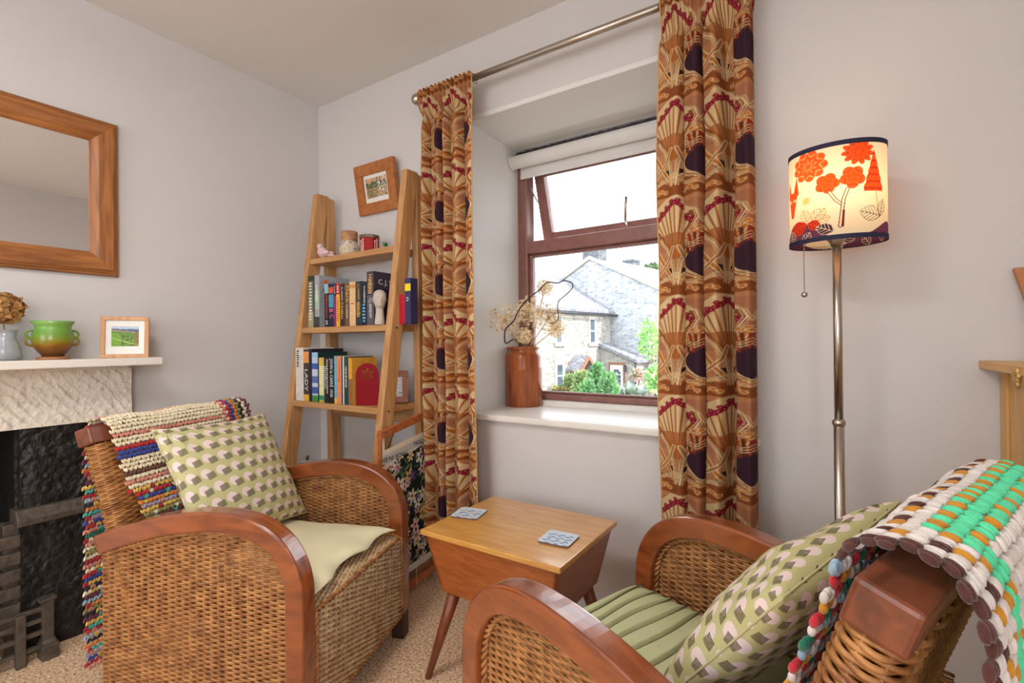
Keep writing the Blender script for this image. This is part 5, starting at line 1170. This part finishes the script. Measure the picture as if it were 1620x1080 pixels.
# ------------------------------------------------------------------ stoneware jar with dried alliums
SILL = .7185
jc = at_z(829, 641, SILL); jx, jy = float(jc[0]), float(jc[1])+.0
dep = float((jc-CAM)@cf); JR = 29.5/FPX*dep; JH = 93/FPX*dep
jar = thing('stoneware_jar', 'brown salt glazed stoneware jar on the window sill', 'jar', (jx, jy, SILL))
m_stw, N, L, b = new_mat('salt_glaze', .2); tc = N.new('ShaderNodeTexCoord'); mp = N.new('ShaderNodeMapping'); mp.inputs['Scale'].default_value = (30, 30, 4); L.new(tc.outputs['Object'], mp.inputs[0]); no = N.new('ShaderNodeTexNoise'); no.inputs['Scale'].default_value = 1; no.inputs['Detail'].default_value = 5; L.new(mp.outputs[0], no.inputs['Vector'])
rp = N.new('ShaderNodeValToRGB'); e = rp.color_ramp.elements; e[0].position = .3; e[0].color = rgb(112, 50, 24); e[1].position = .72; e[1].color = rgb(188, 106, 56); L.new(no.outputs['Fac'], rp.inputs['Fac']); L.new(rp.outputs['Color'], b.inputs['Base Color'])
k = JR; h = JH
MB().lathe([(k*.93, 0), (k*.98, .006), (k*.985, h*.60), (k*1.0, h*.61), (k*.985, h*.625), (k*1.0, h*.64), (k*.985, h*.655), (k*.985, h*.83), (k*.90, h*.885), (k*.80, h*.915), (k*.80, h*.945), (k*.87, h*.965), (k*.88, h*.985), (k*.85, h), (k*.72, h), (k*.70, h*.93), (k*.88, h*.82), (k*.88, .02), (.001, .015)], n=48, cap=False).build('body', m_stw, jar, smooth=True, local=True)
m_al = vcol('dried_seed_head', .9, .2); m_alst = plain('straw_stem', rgb(196, 160, 104), .8)
neck = np.array([jx, jy, SILL+JH*.99])
def allium(px, py, rpx, dy, dark, label, seed):
    c0 = at_y(px, py, jy+dy); dd = float((c0-CAM)@cf); R_ = rpx/FPX*dd; r_ = np.random.default_rng(seed)
    foot = np.array([jx+(c0[0]-jx)*.12, jy+dy*.2, SILL+.03]); mouth = neck+np.array([(c0[0]-jx)*.28, dy*.4, 0]); mouth[:2] = np.array([jx, jy])+(mouth[:2]-np.array([jx, jy]))*min(1, JR*.6/max(1e-6, np.linalg.norm(mouth[:2]-np.array([jx, jy]))))
    root = thing('dried_allium', label, 'dried flower', foot, 0, 'dried alliums in the stoneware jar')
    MB().tube([foot, mouth, (mouth+c0)/2+np.array([.003, 0, .004]), c0], .0021, 6).build('stem', m_alst, root, smooth=True)
    mb = MB(); n = 105
    for i in range(n):
        ph = math.acos(1-2*(i+.5)/n); th_ = math.pi*(1+5**.5)*i; d = np.array([math.cos(th_)*math.sin(ph), math.sin(th_)*math.sin(ph), math.cos(ph)])+r_.normal(size=3)*.1; d /= np.linalg.norm(d); L_ = R_*(.78+.25*r_.random()); p = c0+d*L_
        col = np.array(s2l(*((250, 232, 196) if r_.random() > dark*.5 else (196, 152, 104)))); mb.tube([c0, p], [.0007, .0005], 3, caps=False, col=col)
        t1 = np.cross(d, (0.3, .5, .8)); t1 /= np.linalg.norm(t1); t2 = np.cross(d, t1); s_ = .0095
        for q in range(5):
            a = q*1.2566+r_.random(); e1 = math.cos(a)*t1+math.sin(a)*t2; e2 = -math.sin(a)*t1+math.cos(a)*t2
            mb.add([p, p+e1*s_*.5+e2*.0018+d*.001, p+e1*s_+d*.002, p+e1*s_*.5-e2*.0018+d*.001], [(0, 1, 2, 3)], col*1.15)
        mb.ball(p+d*.0012, .0017, 5, 3, col=col*.8)
    o = mb.build('seed_head', m_al, root, smooth=False); o['kind'] = 'stuff'; return root
allium(799, 505, 28, -.15, .35, 'dried allium head leaning furthest toward the reveal wall', 1)
allium(838, 491, 25, .0, .25, 'dense pale dried allium head above the jar mouth', 2)
allium(822, 497, 20, .10, .3, 'small dried allium head near the window jamb', 3)
allium(868, 503, 25, -.06, .5, 'browner dried allium head leaning toward the window glass', 4)
allium(862, 455, 13, .03, .2, 'tallest dried allium head in the stoneware jar', 5)
allium(829, 531, 13, -.05, .25, 'low dried allium head just above the jar', 6)
allium(880, 520, 15, .06, .1, 'faded white dried allium head against the view', 7)
# twisted willow twig
zt = lambda x, y: 755+x/4.697
tw = [(245, 572), (215, 530), (203, 480), (215, 420), (270, 365), (300, 300), (340, 240), (400, 180), (455, 140), (520, 80), (600, 82), (640, 64), (690, 76), (712, 100), (690, 140), (640, 185), (603, 218), (597, 270), (604, 340), (585, 372), (545, 385)]
pts = [at_y(755+x/4.697, 430+y/4.697, jy-(.20 if i < 9 else .20-.006*(i-8))+.006*math.sin(i*.9)) for i, (x, y) in enumerate(tw)]
tw_ = 0; root0 = np.array([jx-.02, jy, SILL+.05]); pts = [np.array([jx-.004, jy-.002, SILL+.05]), np.array([jx-.006, jy-.012, SILL+JH*.9]), np.array([jx-.012, jy-.05, SILL+JH*1.12])]+pts[1:]; P = crom(np.array(pts), np.linspace(0, len(pts)-1, 150)-1e-6)
wt = MB().tube(P, np.linspace(.0035, .0014, 150), 7); tmb = at_y(755+603/4.697, 430+218/4.697, jy-.04)
wt.tube([tmb, tmb+np.array([.008, 0, -.004])], [.002, .0008], 5)
o = wt.build('willow_twig', plain('dark_twig', rgb(62, 44, 34), .7), smooth=True); tag(o, 'dark twisted willow twig arching out of the stoneware jar', 'twig')

# ------------------------------------------------------------------ pine cupboard at the edge of the picture
m_yp = wood('yellow_pine', rgb(206, 156, 88), rgb(226, 180, 112), (40, 40, 4), .5, .1)
m_ypt = wood('yellow_pine_top', rgb(206, 156, 88), rgb(226, 180, 112), (40, 5, 40), .5, .1)
kx = float(at_y(1548, 576, -.004)[0]); kz = float(at_y(1548, 570, -.004)[2]); sx = float(at_y(1588, 690, -.004)[0]); KD = -.40
cb = thing('pine_cupboard', 'yellow pine cupboard with overhanging top and gilt corner carving', 'cupboard', (2.78, -.2, 0))
MB().box((kx, KD-.04, kz-.019), (2.998, -.004, kz)).build('top', m_ypt, cb, bevel=.002)
MB().box((sx, KD, 0), (sx+.02, -.004, kz-.019)).build('side_panel', m_yp, cb, bevel=.002); MB().box((2.975, KD, 0), (2.995, -.004, kz-.019)).build('side_panel', m_yp, cb, bevel=.002)
MB().box((sx+.02, -.016, .05), (2.975, -.006, kz-.02)).build('back_panel', m_yp, cb); MB().box((sx-.006, -.05, .0), (sx, -.004, kz-.019)).build('corner_strip', m_yp, cb, bevel=.001)
for a_, b2 in ((sx+.022, 2.76), (2.765, 2.974)):
    d_ = MB().box((a_, KD-.018, .06), (b2, KD, kz-.03)).build('door', m_yp, cb, bevel=.003); wbuild(MB().ball((b2-.03 if a_ < 2.7 else a_+.03, KD-.03, .55), .014, 14, 10), 'knob', m_nickel, d_, cb, smooth=True)
MB().box((sx, KD, 0), (2.995, -.004, .055)).build('plinth', m_yp, cb)
m_gilt = plain('gilt', rgb(206, 170, 104), .35, metal=.6, var=.25, scale=120, bump=.5); gp_ = at_x(1612, 596, kx+.004); gy_ = float(gp_[1]); mb = MB()
for i in range(7):
    q = i*2*math.pi/6; r_ = .0 if i == 6 else .009; mb.ball((kx-.001, gy_-.008+r_*math.cos(q), kz-.019+r_*math.sin(q)), .0085, 10, 7, sc=(.7, 1, 1))
mb.ball((kx-.001, gy_-.012, kz-.035), .007, 10, 7, sc=(.7, 1, 1.5)).build('gilt_carving', m_gilt, cb, smooth=True)
# wooden frame leaning on the wall on top of the cupboard
c0 = at_y(1600, 424, -.05); wx, wz = float(c0[0]), float(c0[2])
m_lf = wood('leaning_frame_wood', rgb(168, 108, 66), rgb(190, 128, 82), (30, 30, 6), .5)
lf = thing('leaning_picture', 'wooden picture frame leaning on the wall on top of the pine cupboard', 'picture frame', (wx+.16, -.05, kz), math.radians(-90))
picture(lf, .30, wz-kz+.004, 0, .032, m_lf, landscape, (.02, .02), depth=.02, lean=.10)
for ch in lf.children:
    co = np.array([v.co[:] for v in ch.data.vertices])
    co[:, 1] -= np.sign(co[:, 1])*0; co[:, 1] = co[:, 1]*(1-.33*(1-co[:, 2]/(wz-kz))) # tapered: narrower toward the foot
    ch.data.vertices.foreach_set('co', co.ravel())

# ------------------------------------------------------------------ outside: stone cottages across the lane
fh = np.array([-math.sin(YAW), math.cos(YAW)]); rh = np.array([math.cos(YAW), math.sin(YAW)])
lat0 = (968-810)/FPX*30; K = CAM[:2]+fh*30+rh*lat0
e1 = (-rh-fh)/math.sqrt(2); e2 = (rh-fh)/math.sqrt(2); GZ = -2.15
def X(p, q, z): w_ = K+e1*p+e2*q; return (w_[0], w_[1], z)
def on_plane(px, py, n2, off):           # ray hits vertical plane n2.(xy-K) = off
    d = ray(px, py); t = (off-(CAM[:2]-K)@n2)/(d[:2]@n2); P = CAM+d*t; r2 = P[:2]-K; return float(r2@e1), float(r2@e2), float(P[2])
def stonemat(name, c1, c2, mortar, sc=3.2):
    m, N, L, b = new_mat(name, .95, 0, .1); tc = N.new('ShaderNodeTexCoord'); mp = N.new('ShaderNodeMapping'); mp.inputs['Scale'].default_value = (sc, sc, sc*2.1); L.new(tc.outputs['Object'], mp.inputs[0])
    v = N.new('ShaderNodeTexVoronoi'); v.feature = 'DISTANCE_TO_EDGE'; v.inputs['Scale'].default_value = 1; v2 = N.new('ShaderNodeTexVoronoi'); v2.inputs['Scale'].default_value = 1
    L.new(mp.outputs[0], v.inputs['Vector']); L.new(mp.outputs[0], v2.inputs['Vector'])
    sp_ = N.new('ShaderNodeSeparateColor'); L.new(v2.outputs['Color'], sp_.inputs[0]); mx = N.new('ShaderNodeMix'); mx.data_type = 'RGBA'; L.new(sp_.outputs[0], mx.inputs[0]); mx.inputs[6].default_value = c1; mx.inputs[7].default_value = c2
    lt = N.new('ShaderNodeMath'); lt.operation = 'LESS_THAN'; lt.inputs[1].default_value = .07; L.new(v.outputs[0], lt.inputs[0])
    m2 = N.new('ShaderNodeMix'); m2.data_type = 'RGBA'; L.new(lt.outputs[0], m2.inputs[0]); L.new(mx.outputs[2], m2.inputs[6]); m2.inputs[7].default_value = mortar; L.new(m2.outputs[2], b.inputs['Base Color'])
    bp = N.new('ShaderNodeBump'); bp.inputs['Strength'].default_value = .5; bp.inputs['Distance'].default_value = .06; L.new(v.outputs[0], bp.inputs['Height']); L.new(bp.outputs['Normal'], b.inputs['Normal']); return m
m_gab = stonemat('rubble_gable', rgb(130, 137, 144), rgb(179, 182, 184), rgb(165, 168, 172)); m_wing = stonemat('rubble_wing', rgb(130, 127, 121), rgb(170, 167, 160), rgb(161, 160, 154))
m_slate = stonemat('stone_slates', rgb(130, 132, 137), rgb(149, 151, 156), rgb(113, 114, 121), 2.2); m_ash = plain('ashlar', rgb(161, 156, 144), .9, var=.08, scale=4)
m_chim = stonemat('dark_chimney_stone', rgb(84, 88, 94), rgb(122, 126, 132), rgb(100, 104, 108), 4); m_upvc = plain('white_upvc', rgb(205, 207, 208), .4); m_dglass = plain('dark_window_glass', rgb(73, 87, 97), .08, var=.2, scale=2); m_gut = plain('black_gutter', rgb(43, 46, 55), .5)  # chimneys in a darker stone than the walls
# tall house with gable toward us
hs = thing('gable_house', 'tall rubble stone house with plain gable end and chimney across the lane', 'house', X(-4, -1.5, GZ))
q0, q1, qa = -6.5, 3.38, -1.56; ze, za = 3.95, 6.38; DEP = 9.0
def prismPQ(poly, p0, p1): # polygon in (q,z) extruded along p
    V = [X(p0, q, z) for q, z in poly]+[X(p1, q, z) for q, z in poly]; n = len(poly); F = [tuple(range(n)), tuple(range(2*n-1, n-1, -1))]+[((i+1) % n, i, n+i, n+(i+1) % n) for i in range(n)]
    return MB().add(V, F)
def prismQP(poly, q0, q1): # polygon in (p,z) extruded along q
    V = [X(p, q0, z) for p, z in poly]+[X(p, q1, z) for p, z in poly]; n = len(poly); F = [tuple(range(n)), tuple(range(2*n-1, n-1, -1))]+[((i+1) % n, i, n+i, n+(i+1) % n) for i in range(n)]
    return MB().add(V, F)
def boxPQ(p0, p1, q0_, q1_, z0, z1): return prismPQ([(q0_, z0), (q1_, z0), (q1_, z1), (q0_, z1)], p0, p1)
prismPQ([(q0, GZ), (q1, GZ), (q1, ze), (qa, za), (q0, ze)], 0, -DEP).build('wall', m_gab, hs, fix=True)
for sg, qe in ((-1, q0), (1, q1)):
    dq = (qe-qa); prismPQ([(qa, za+.02), (qe+.35*sg, ze-.35*abs((za-ze)/dq)+.02), (qe+.35*sg, ze-.35*abs((za-ze)/dq)+.16), (qa, za+.18)], .12, -DEP).build('roof', m_slate, hs, fix=True)
    prismPQ([(qa, za-.06), (qe+.3*sg, ze-.3*abs((za-ze)/dq)-.06), (qe+.3*sg, ze-.3*abs((za-ze)/dq)+.16), (qa, za+.18)], .14, .02).build('verge', m_ash, hs, fix=True)
boxPQ(-.02, -.9, qa-.62, qa+.62, za-.6, za+.62).build('chimney', m_chim, hs, fix=True); boxPQ(.05, -.97, qa-.7, qa+.7, za+.62, za+.78).build('chimney_cap', m_chim, hs, fix=True)
for k in (-.3, .3): MB().tube([X(-.45, qa+k, za+.78), X(-.45, qa+k, za+1.25)], [.14, .11], 10).build('chimney_pot', m_ash, hs, smooth=True)
# second chimney behind on the right, standing on a further roof
c_p, c_q, c_z = on_plane(998, 436, e1, -7.0)
ch2 = boxPQ(-6.6, -7.6, c_q-.42, c_q+.42, c_z-1.6, c_z+1.0).build('chimney', m_chim, hs, fix=True); boxPQ(-6.55, -7.65, c_q-.48, c_q+.48, c_z+1.0, c_z+1.18).build('chimney_cap', m_chim, hs, fix=True)
boxPQ(0, .05, q1-.35, q1+.02, GZ, ze).build('quoin_strip', m_ash, hs, fix=True)
# lower wing
wg = thing('cottage_wing', 'low rubble stone cottage with pale slate roof built against the gable', 'house', X(4, -2, GZ))
zw, zr, qr = 2.91, 5.5, -4.44; WL = 9.5
prismPQ([(-8.9, GZ), (0, GZ), (0, zw), (qr, zr), (-8.9, zw)], 0.145, WL).build('wall', m_wing, wg, fix=True)
sl = (zr-zw)/(-qr)
prismPQ([(qr, zr+.02), (.32, zw-.32*sl+.02), (.32, zw-.32*sl+.15), (qr, zr+.16)], .145, WL+.2).build('roof', m_slate, wg, fix=True)
prismPQ([(qr, zr+.02), (-9.2, zw-.32*sl+.02), (-9.2, zw-.32*sl+.15), (qr, zr+.16)], .145, WL+.2).build('roof', m_slate, wg, fix=True)
MB().tube([X(.0, .38, zw-.28), X(WL, .38, zw-.28)], .07, 8).build('gutter', m_gut, wg, smooth=True)
def wing_window(pxa, pxb, pya, pyb, sash_=True):
    pa, _, zt_ = on_plane(pxa, pya, e2, 0); pb, _, zb_ = on_plane(pxb, pyb, e2, 0); pa, pb = max(pa, pb), min(pa, pb)
    boxPQ(pb-.14, pa+.14, -.05, .03, zt_, zt_+.2).build('lintel', m_ash, wg, fix=True); boxPQ(pb-.16, pa+.16, -.05, .10, zb_-.16, zb_).build('sill', m_ash, wg, fix=True)
    boxPQ(pb-.14, pb, -.05, .02, zb_, zt_).build('jamb', m_ash, wg, fix=True); boxPQ(pa, pa+.14, -.05, .02, zb_, zt_).build('jamb', m_ash, wg, fix=True)
    w_ = boxPQ(pb, pa, .0, .012, zb_, zt_).build('window', m_upvc, wg, fix=True); zm = (zb_+zt_)/2; fr = .075
    for z0, z1 in ((zb_+fr, zm-fr*.5), (zm+fr*.5, zt_-fr)): wbuild(boxPQ(pb+fr, pa-fr, .012, .016, z0, z1), 'pane', m_dglass, w_, wg, fix=True)
wing_window(879, 889.5, 497, 543); wing_window(932.5, 942, 503, 543); wing_window(880, 891.5, 575, 613); wing_window(935, 941.5, 571, 600)
# entrance canopy
cp_, _, cz_ = on_plane(916, 565, e2, 0); cq = on_plane(934, 575, e2, .9)
cpL, _, _ = on_plane(908, 580, e2, .5); cpR, _, _ = on_plane(931, 580, e2, .5); cm = (cpL+cpR)/2; chw = abs(cpL-cpR)/2+.1; ztop = cz_; zlow = ztop-.75
for sg in (-1, 1): prismQP([(cm, ztop), (cm+sg*chw, zlow), (cm+sg*chw, zlow+.1), (cm, ztop+.12)], .02, 1.0).build('canopy_roof', m_slate, wg, fix=True)
m_tim = plain('brown_timber', rgb(140, 96, 72), .7)
for sg in (-1, 1):
    MB().beam(X(cm, 1.02, ztop+.02), X(cm+sg*chw, 1.02, zlow), .08, .16).build('bargeboard', m_tim, wg); MB().beam(X(cm+sg*chw*.8, .05, zlow-1.0), X(cm+sg*chw*.8, .95, zlow-.05), .09, .09).build('brace', m_tim, wg)
MB().beam(X(cm-chw*.9, 1.0, zlow+.05), X(cm+chw*.9, 1.0, zlow+.05), .08, .1).build('tie_beam', m_tim, wg)
boxPQ(cm-.5, cm+.5, 0, .03, GZ, GZ+2.1).build('front_door', m_tim, wg, fix=True)
# lean-to porch in the corner with white arched door
lt = thing('lean_to_porch', 'stone lean-to porch with white arched pane door in the corner', 'porch', X(.6, 1, GZ)); P1, Q1 = 1.28, 2.36
_, _, zA = on_plane(949, 545, e1, P1); _, _, zB = on_plane(1004, 569, e1, P1)
prismPQ([(.01, GZ), (Q1, GZ), (Q1, zB-.1), (.01, zA-.1)], .03, P1).build('wall', m_wing, lt, fix=True)
prismPQ([(.01, zA-.08), (Q1+.25, zB-.18), (Q1+.25, zB-.02), (.01, zA+.1)], .03, P1+.2).build('roof', m_slate, lt, fix=True)
_, da, dz1 = on_plane(966, 577, e1, P1); _, db, _ = on_plane(986, 577, e1, P1)
fr = prismPQ([(da-.12, GZ), (db+.12, GZ), (db+.12, dz1+.15), (da-.12, dz1+.15)], P1, P1+.02).build('door_surround', m_tim, lt, fix=True)
dr = prismPQ([(da, GZ+.1), (db, GZ+.1), (db, dz1), (da, dz1)], P1+.02, P1+.06).build('door', m_upvc, lt, fix=True)
dm, dw_ = (da+db)/2, abs(db-da); pw_ = dw_*.20; zpb = dz1-dw_*1.45
for i in range(3):
    for j in range(3):
        a_ = dm+(i-1.5)*pw_*1.1+.02; z0 = zpb+j*dw_*.27; wbuild(prismPQ([(a_, z0), (a_+pw_, z0), (a_+pw_, z0+dw_*.24), (a_, z0+dw_*.24)], P1+.06, P1+.065), 'pane', m_dglass, dr, lt, fix=True)
for i in range(4):
    t0, t1 = math.pi*i/4+.06, math.pi*(i+1)/4-.06; zc = zpb+dw_*.84; R1, R2 = dw_*.34, dw_*.12
    wbuild(prismPQ([(dm+R2*math.cos(t0), zc+R2*math.sin(t0)), (dm+R1*math.cos(t0), zc+R1*math.sin(t0)), (dm+R1*math.cos((t0+t1)/2), zc+R1*math.sin((t0+t1)/2)), (dm+R1*math.cos(t1), zc+R1*math.sin(t1)), (dm+R2*math.cos(t1), zc+R2*math.sin(t1))], P1+.06, P1+.065), 'pane', m_dglass, dr, lt, fix=True)
MB().tube([X(P1+.15, Q1+.12, GZ), X(P1+.15, Q1+.12, zB-.15), X(P1+.0, Q1+.12, zB-.1)], .06, 8).build('downpipe', m_gut, lt, smooth=True)
_, lq, lz = on_plane(991, 582, e1, P1); MB().box(np.array(X(P1+.05, lq, lz-.12))-.08, np.array(X(P1+.2, lq, lz+.12))+.08).build('wall_lantern', m_gut, lt)
# ground, lane and plants
m_lane = plain('lane_gravel', rgb(170, 168, 162), .95, var=.1, scale=2); g_c = CAM[:2]+fh*40
struct(MB().box((g_c[0]-90, .9, GZ-.4), (g_c[0]+90, g_c[1]+90, GZ)).build('ground', m_lane))
m_leafg = vcol('leaf_green', .8, .3)
def foliage(c, r, n, cols, size, seed, cone=False, up=.35):
    r_ = np.random.default_rng(seed); mb = MB()
    for i in range(n):
        d = r_.normal(size=3); d /= np.linalg.norm(d); k_ = r_.random()**.35; p = np.array(c)+d*np.array(r)*k_
        if cone: h_ = r_.random()**1.6; a = r_.random()*6.283; rad = (1-h_)**.75*(.7+.3*r_.random()); p = np.array([c[0]+r[0]*rad*math.cos(a), c[1]+r[1]*rad*math.sin(a), c[2]+r[2]*h_]); d = np.array([math.cos(a), math.sin(a), .8])
        u_ = d+np.array([0, 0, up])+r_.normal(size=3)*.5; u_ /= np.linalg.norm(u_); s_ = np.cross(u_, r_.normal(size=3)); s_ /= np.linalg.norm(s_); z_ = size*(.6+.8*r_.random())
        mb.add([p, p+u_*z_*.5+s_*z_*.28, p+u_*z_, p+u_*z_*.5-s_*z_*.28], [(0, 1, 2, 3)], np.array(s2l(*cols[i % len(cols)]))*(.7+.5*r_.random()))
    return mb
GRN = [(120, 172, 116), (146, 196, 128), (104, 154, 106)]; DGR = [(126, 160, 108), (150, 178, 124), (176, 186, 128)]
def conifer(px, pytop, hpx, dist, label, seed, cols=GRN):
    top = CAM+ray(px, pytop)*dist; h_ = top[2]-GZ; root = thing('conifer', label, 'shrub', (top[0], top[1], GZ)); rr = hpx/FPX*dist
    o = foliage((top[0], top[1], GZ+.2), (rr, rr, h_-.2), 1500, cols, .34, seed, True).build('foliage', m_leafg, root); o['kind'] = 'stuff'
    MB().tube([(top[0], top[1], GZ), (top[0], top[1], GZ+h_*.7)], [.09, .03], 8).build('trunk', m_tim, root, smooth=True)
conifer(944, 583, 15, 24, 'tallest bright green conifer before the lean-to porch', 101); conifer(962, 597, 11, 22.2, 'middle bright green conifer beside the white arched door', 102)
conifer(918, 595, 8, 22.6, 'slim green conifer under the timber canopy', 103, DGR); conifer(903, 600, 5, 25.2, 'yellow green conifer beside the lower cottage window', 104, DGR); conifer(929, 612, 9, 21, 'low rounded conifer in front of the canopy', 105)
def shrub(px, py, rx, rz, dist, label, cols, seed, size=.25, n=500):
    c = CAM+ray(px, py)*dist; R_ = rx/FPX*dist; rz_ = rz/FPX*dist; root = thing('shrub', label, 'shrub', (c[0], c[1], GZ)); o = foliage(c, (R_, R_, rz_), n, cols, size, seed).build('foliage', m_leafg, root); o['kind'] = 'stuff'
    MB().tube([(c[0], c[1], GZ), (c[0]+.1, c[1], c[2])], [.05, .02], 6).build('stem', m_tim, root)
shrub(888, 622, 11, 8, 25, 'low flowering shrub under the lower cottage window', [(150, 160, 90), (190, 150, 120), (110, 140, 80)], 111)
shrub(998, 624, 20, 7, 25, 'spiky pale grey green shrub beside the conifers', [(176, 190, 176), (130, 150, 130), (200, 206, 200)], 112, .4)
shrub(1028, 538, 14, 30, 20, 'light green climber hanging beside the gable wall', [(150, 196, 120), (176, 214, 140), (120, 170, 100)], 113, .22, 330)
shrub(1040, 600, 14, 20, 18, 'leafy green shrub beside the red car', [(150, 196, 120), (120, 180, 110), (200, 220, 160)], 114, .25, 380)
shrub(1008, 593, 9, 8, 26, 'hanging basket of pink and white flowers by the porch', [(216, 130, 120), (230, 226, 220), (120, 160, 100)], 115, .18, 220)
def tree(px, py, rx, rz, dist, label, seed):
    c = CAM+ray(px, py)*dist; R_ = rx/FPX*dist; rz_ = rz/FPX*dist; root = thing('tree', label, 'tree', (c[0], c[1], GZ)); o = foliage(c, (R_, R_*.6, rz_), 1500, [(104, 126, 92), (120, 140, 100), (84, 108, 78)], .8, seed).build('crown', m_leafg, root); o['kind'] = 'stuff'
    MB().tube([(c[0], c[1], GZ), (c[0], c[1], c[2])], [.3, .15], 8).build('trunk', m_tim, root)
tree(1028, 445, 22, 20, 52, 'broad leafy tree behind the gable house', 121); tree(1062, 446, 22, 24, 54, 'second leafy tree further along behind the gable house', 122)
# lamp post and red car
lpb = CAM+ray(1037, 560)*25; lpz = float((CAM+ray(1037, 556)*25)[2])
sl_ = thing('street_lamp', 'thin dark lamp post beside the gable wall', 'street lamp', (lpb[0], lpb[1], GZ)); MB().tube([(lpb[0], lpb[1], GZ), (lpb[0], lpb[1], lpz)], .05, 8).build('post', m_gut, sl_, smooth=True); MB().lathe([(.06, 0), (.14, .1), (.16, .3), (.05, .42)], (lpb[0], lpb[1], lpz), 10).build('lantern', m_upvc, sl_, smooth=True)
cc = CAM+ray(1078, 645)*24; car = thing('red_car', 'red car parked in the lane behind the shrubs', 'car', (cc[0], cc[1], GZ), math.radians(105)); m_car = plain('car_red', rgb(176, 30, 40), .25, coat=.5)
MB().prism([(-2.0, .3), (2.0, .3), (2.05, .8), (1.2, .95), (.7, 1.42), (-1.2, 1.45), (-1.9, .95), (-2.05, .7)], -.85, .85, 'y').build('body', m_car, car, bevel=.05, local=True, fix=True)
MB().prism([(1.05, .97), (.66, 1.36), (-1.1, 1.38), (-1.6, .97)], -.86, .86, 'y').build('windows', m_dglass, car, local=True, fix=True)
for x in (-1.25, 1.25):
    for s_ in (-1, 1): MB().tube([(x, s_*.70, .32), (x, s_*.87, .32)], .32, 20).build('wheel', m_gut, car, smooth=False, local=True)
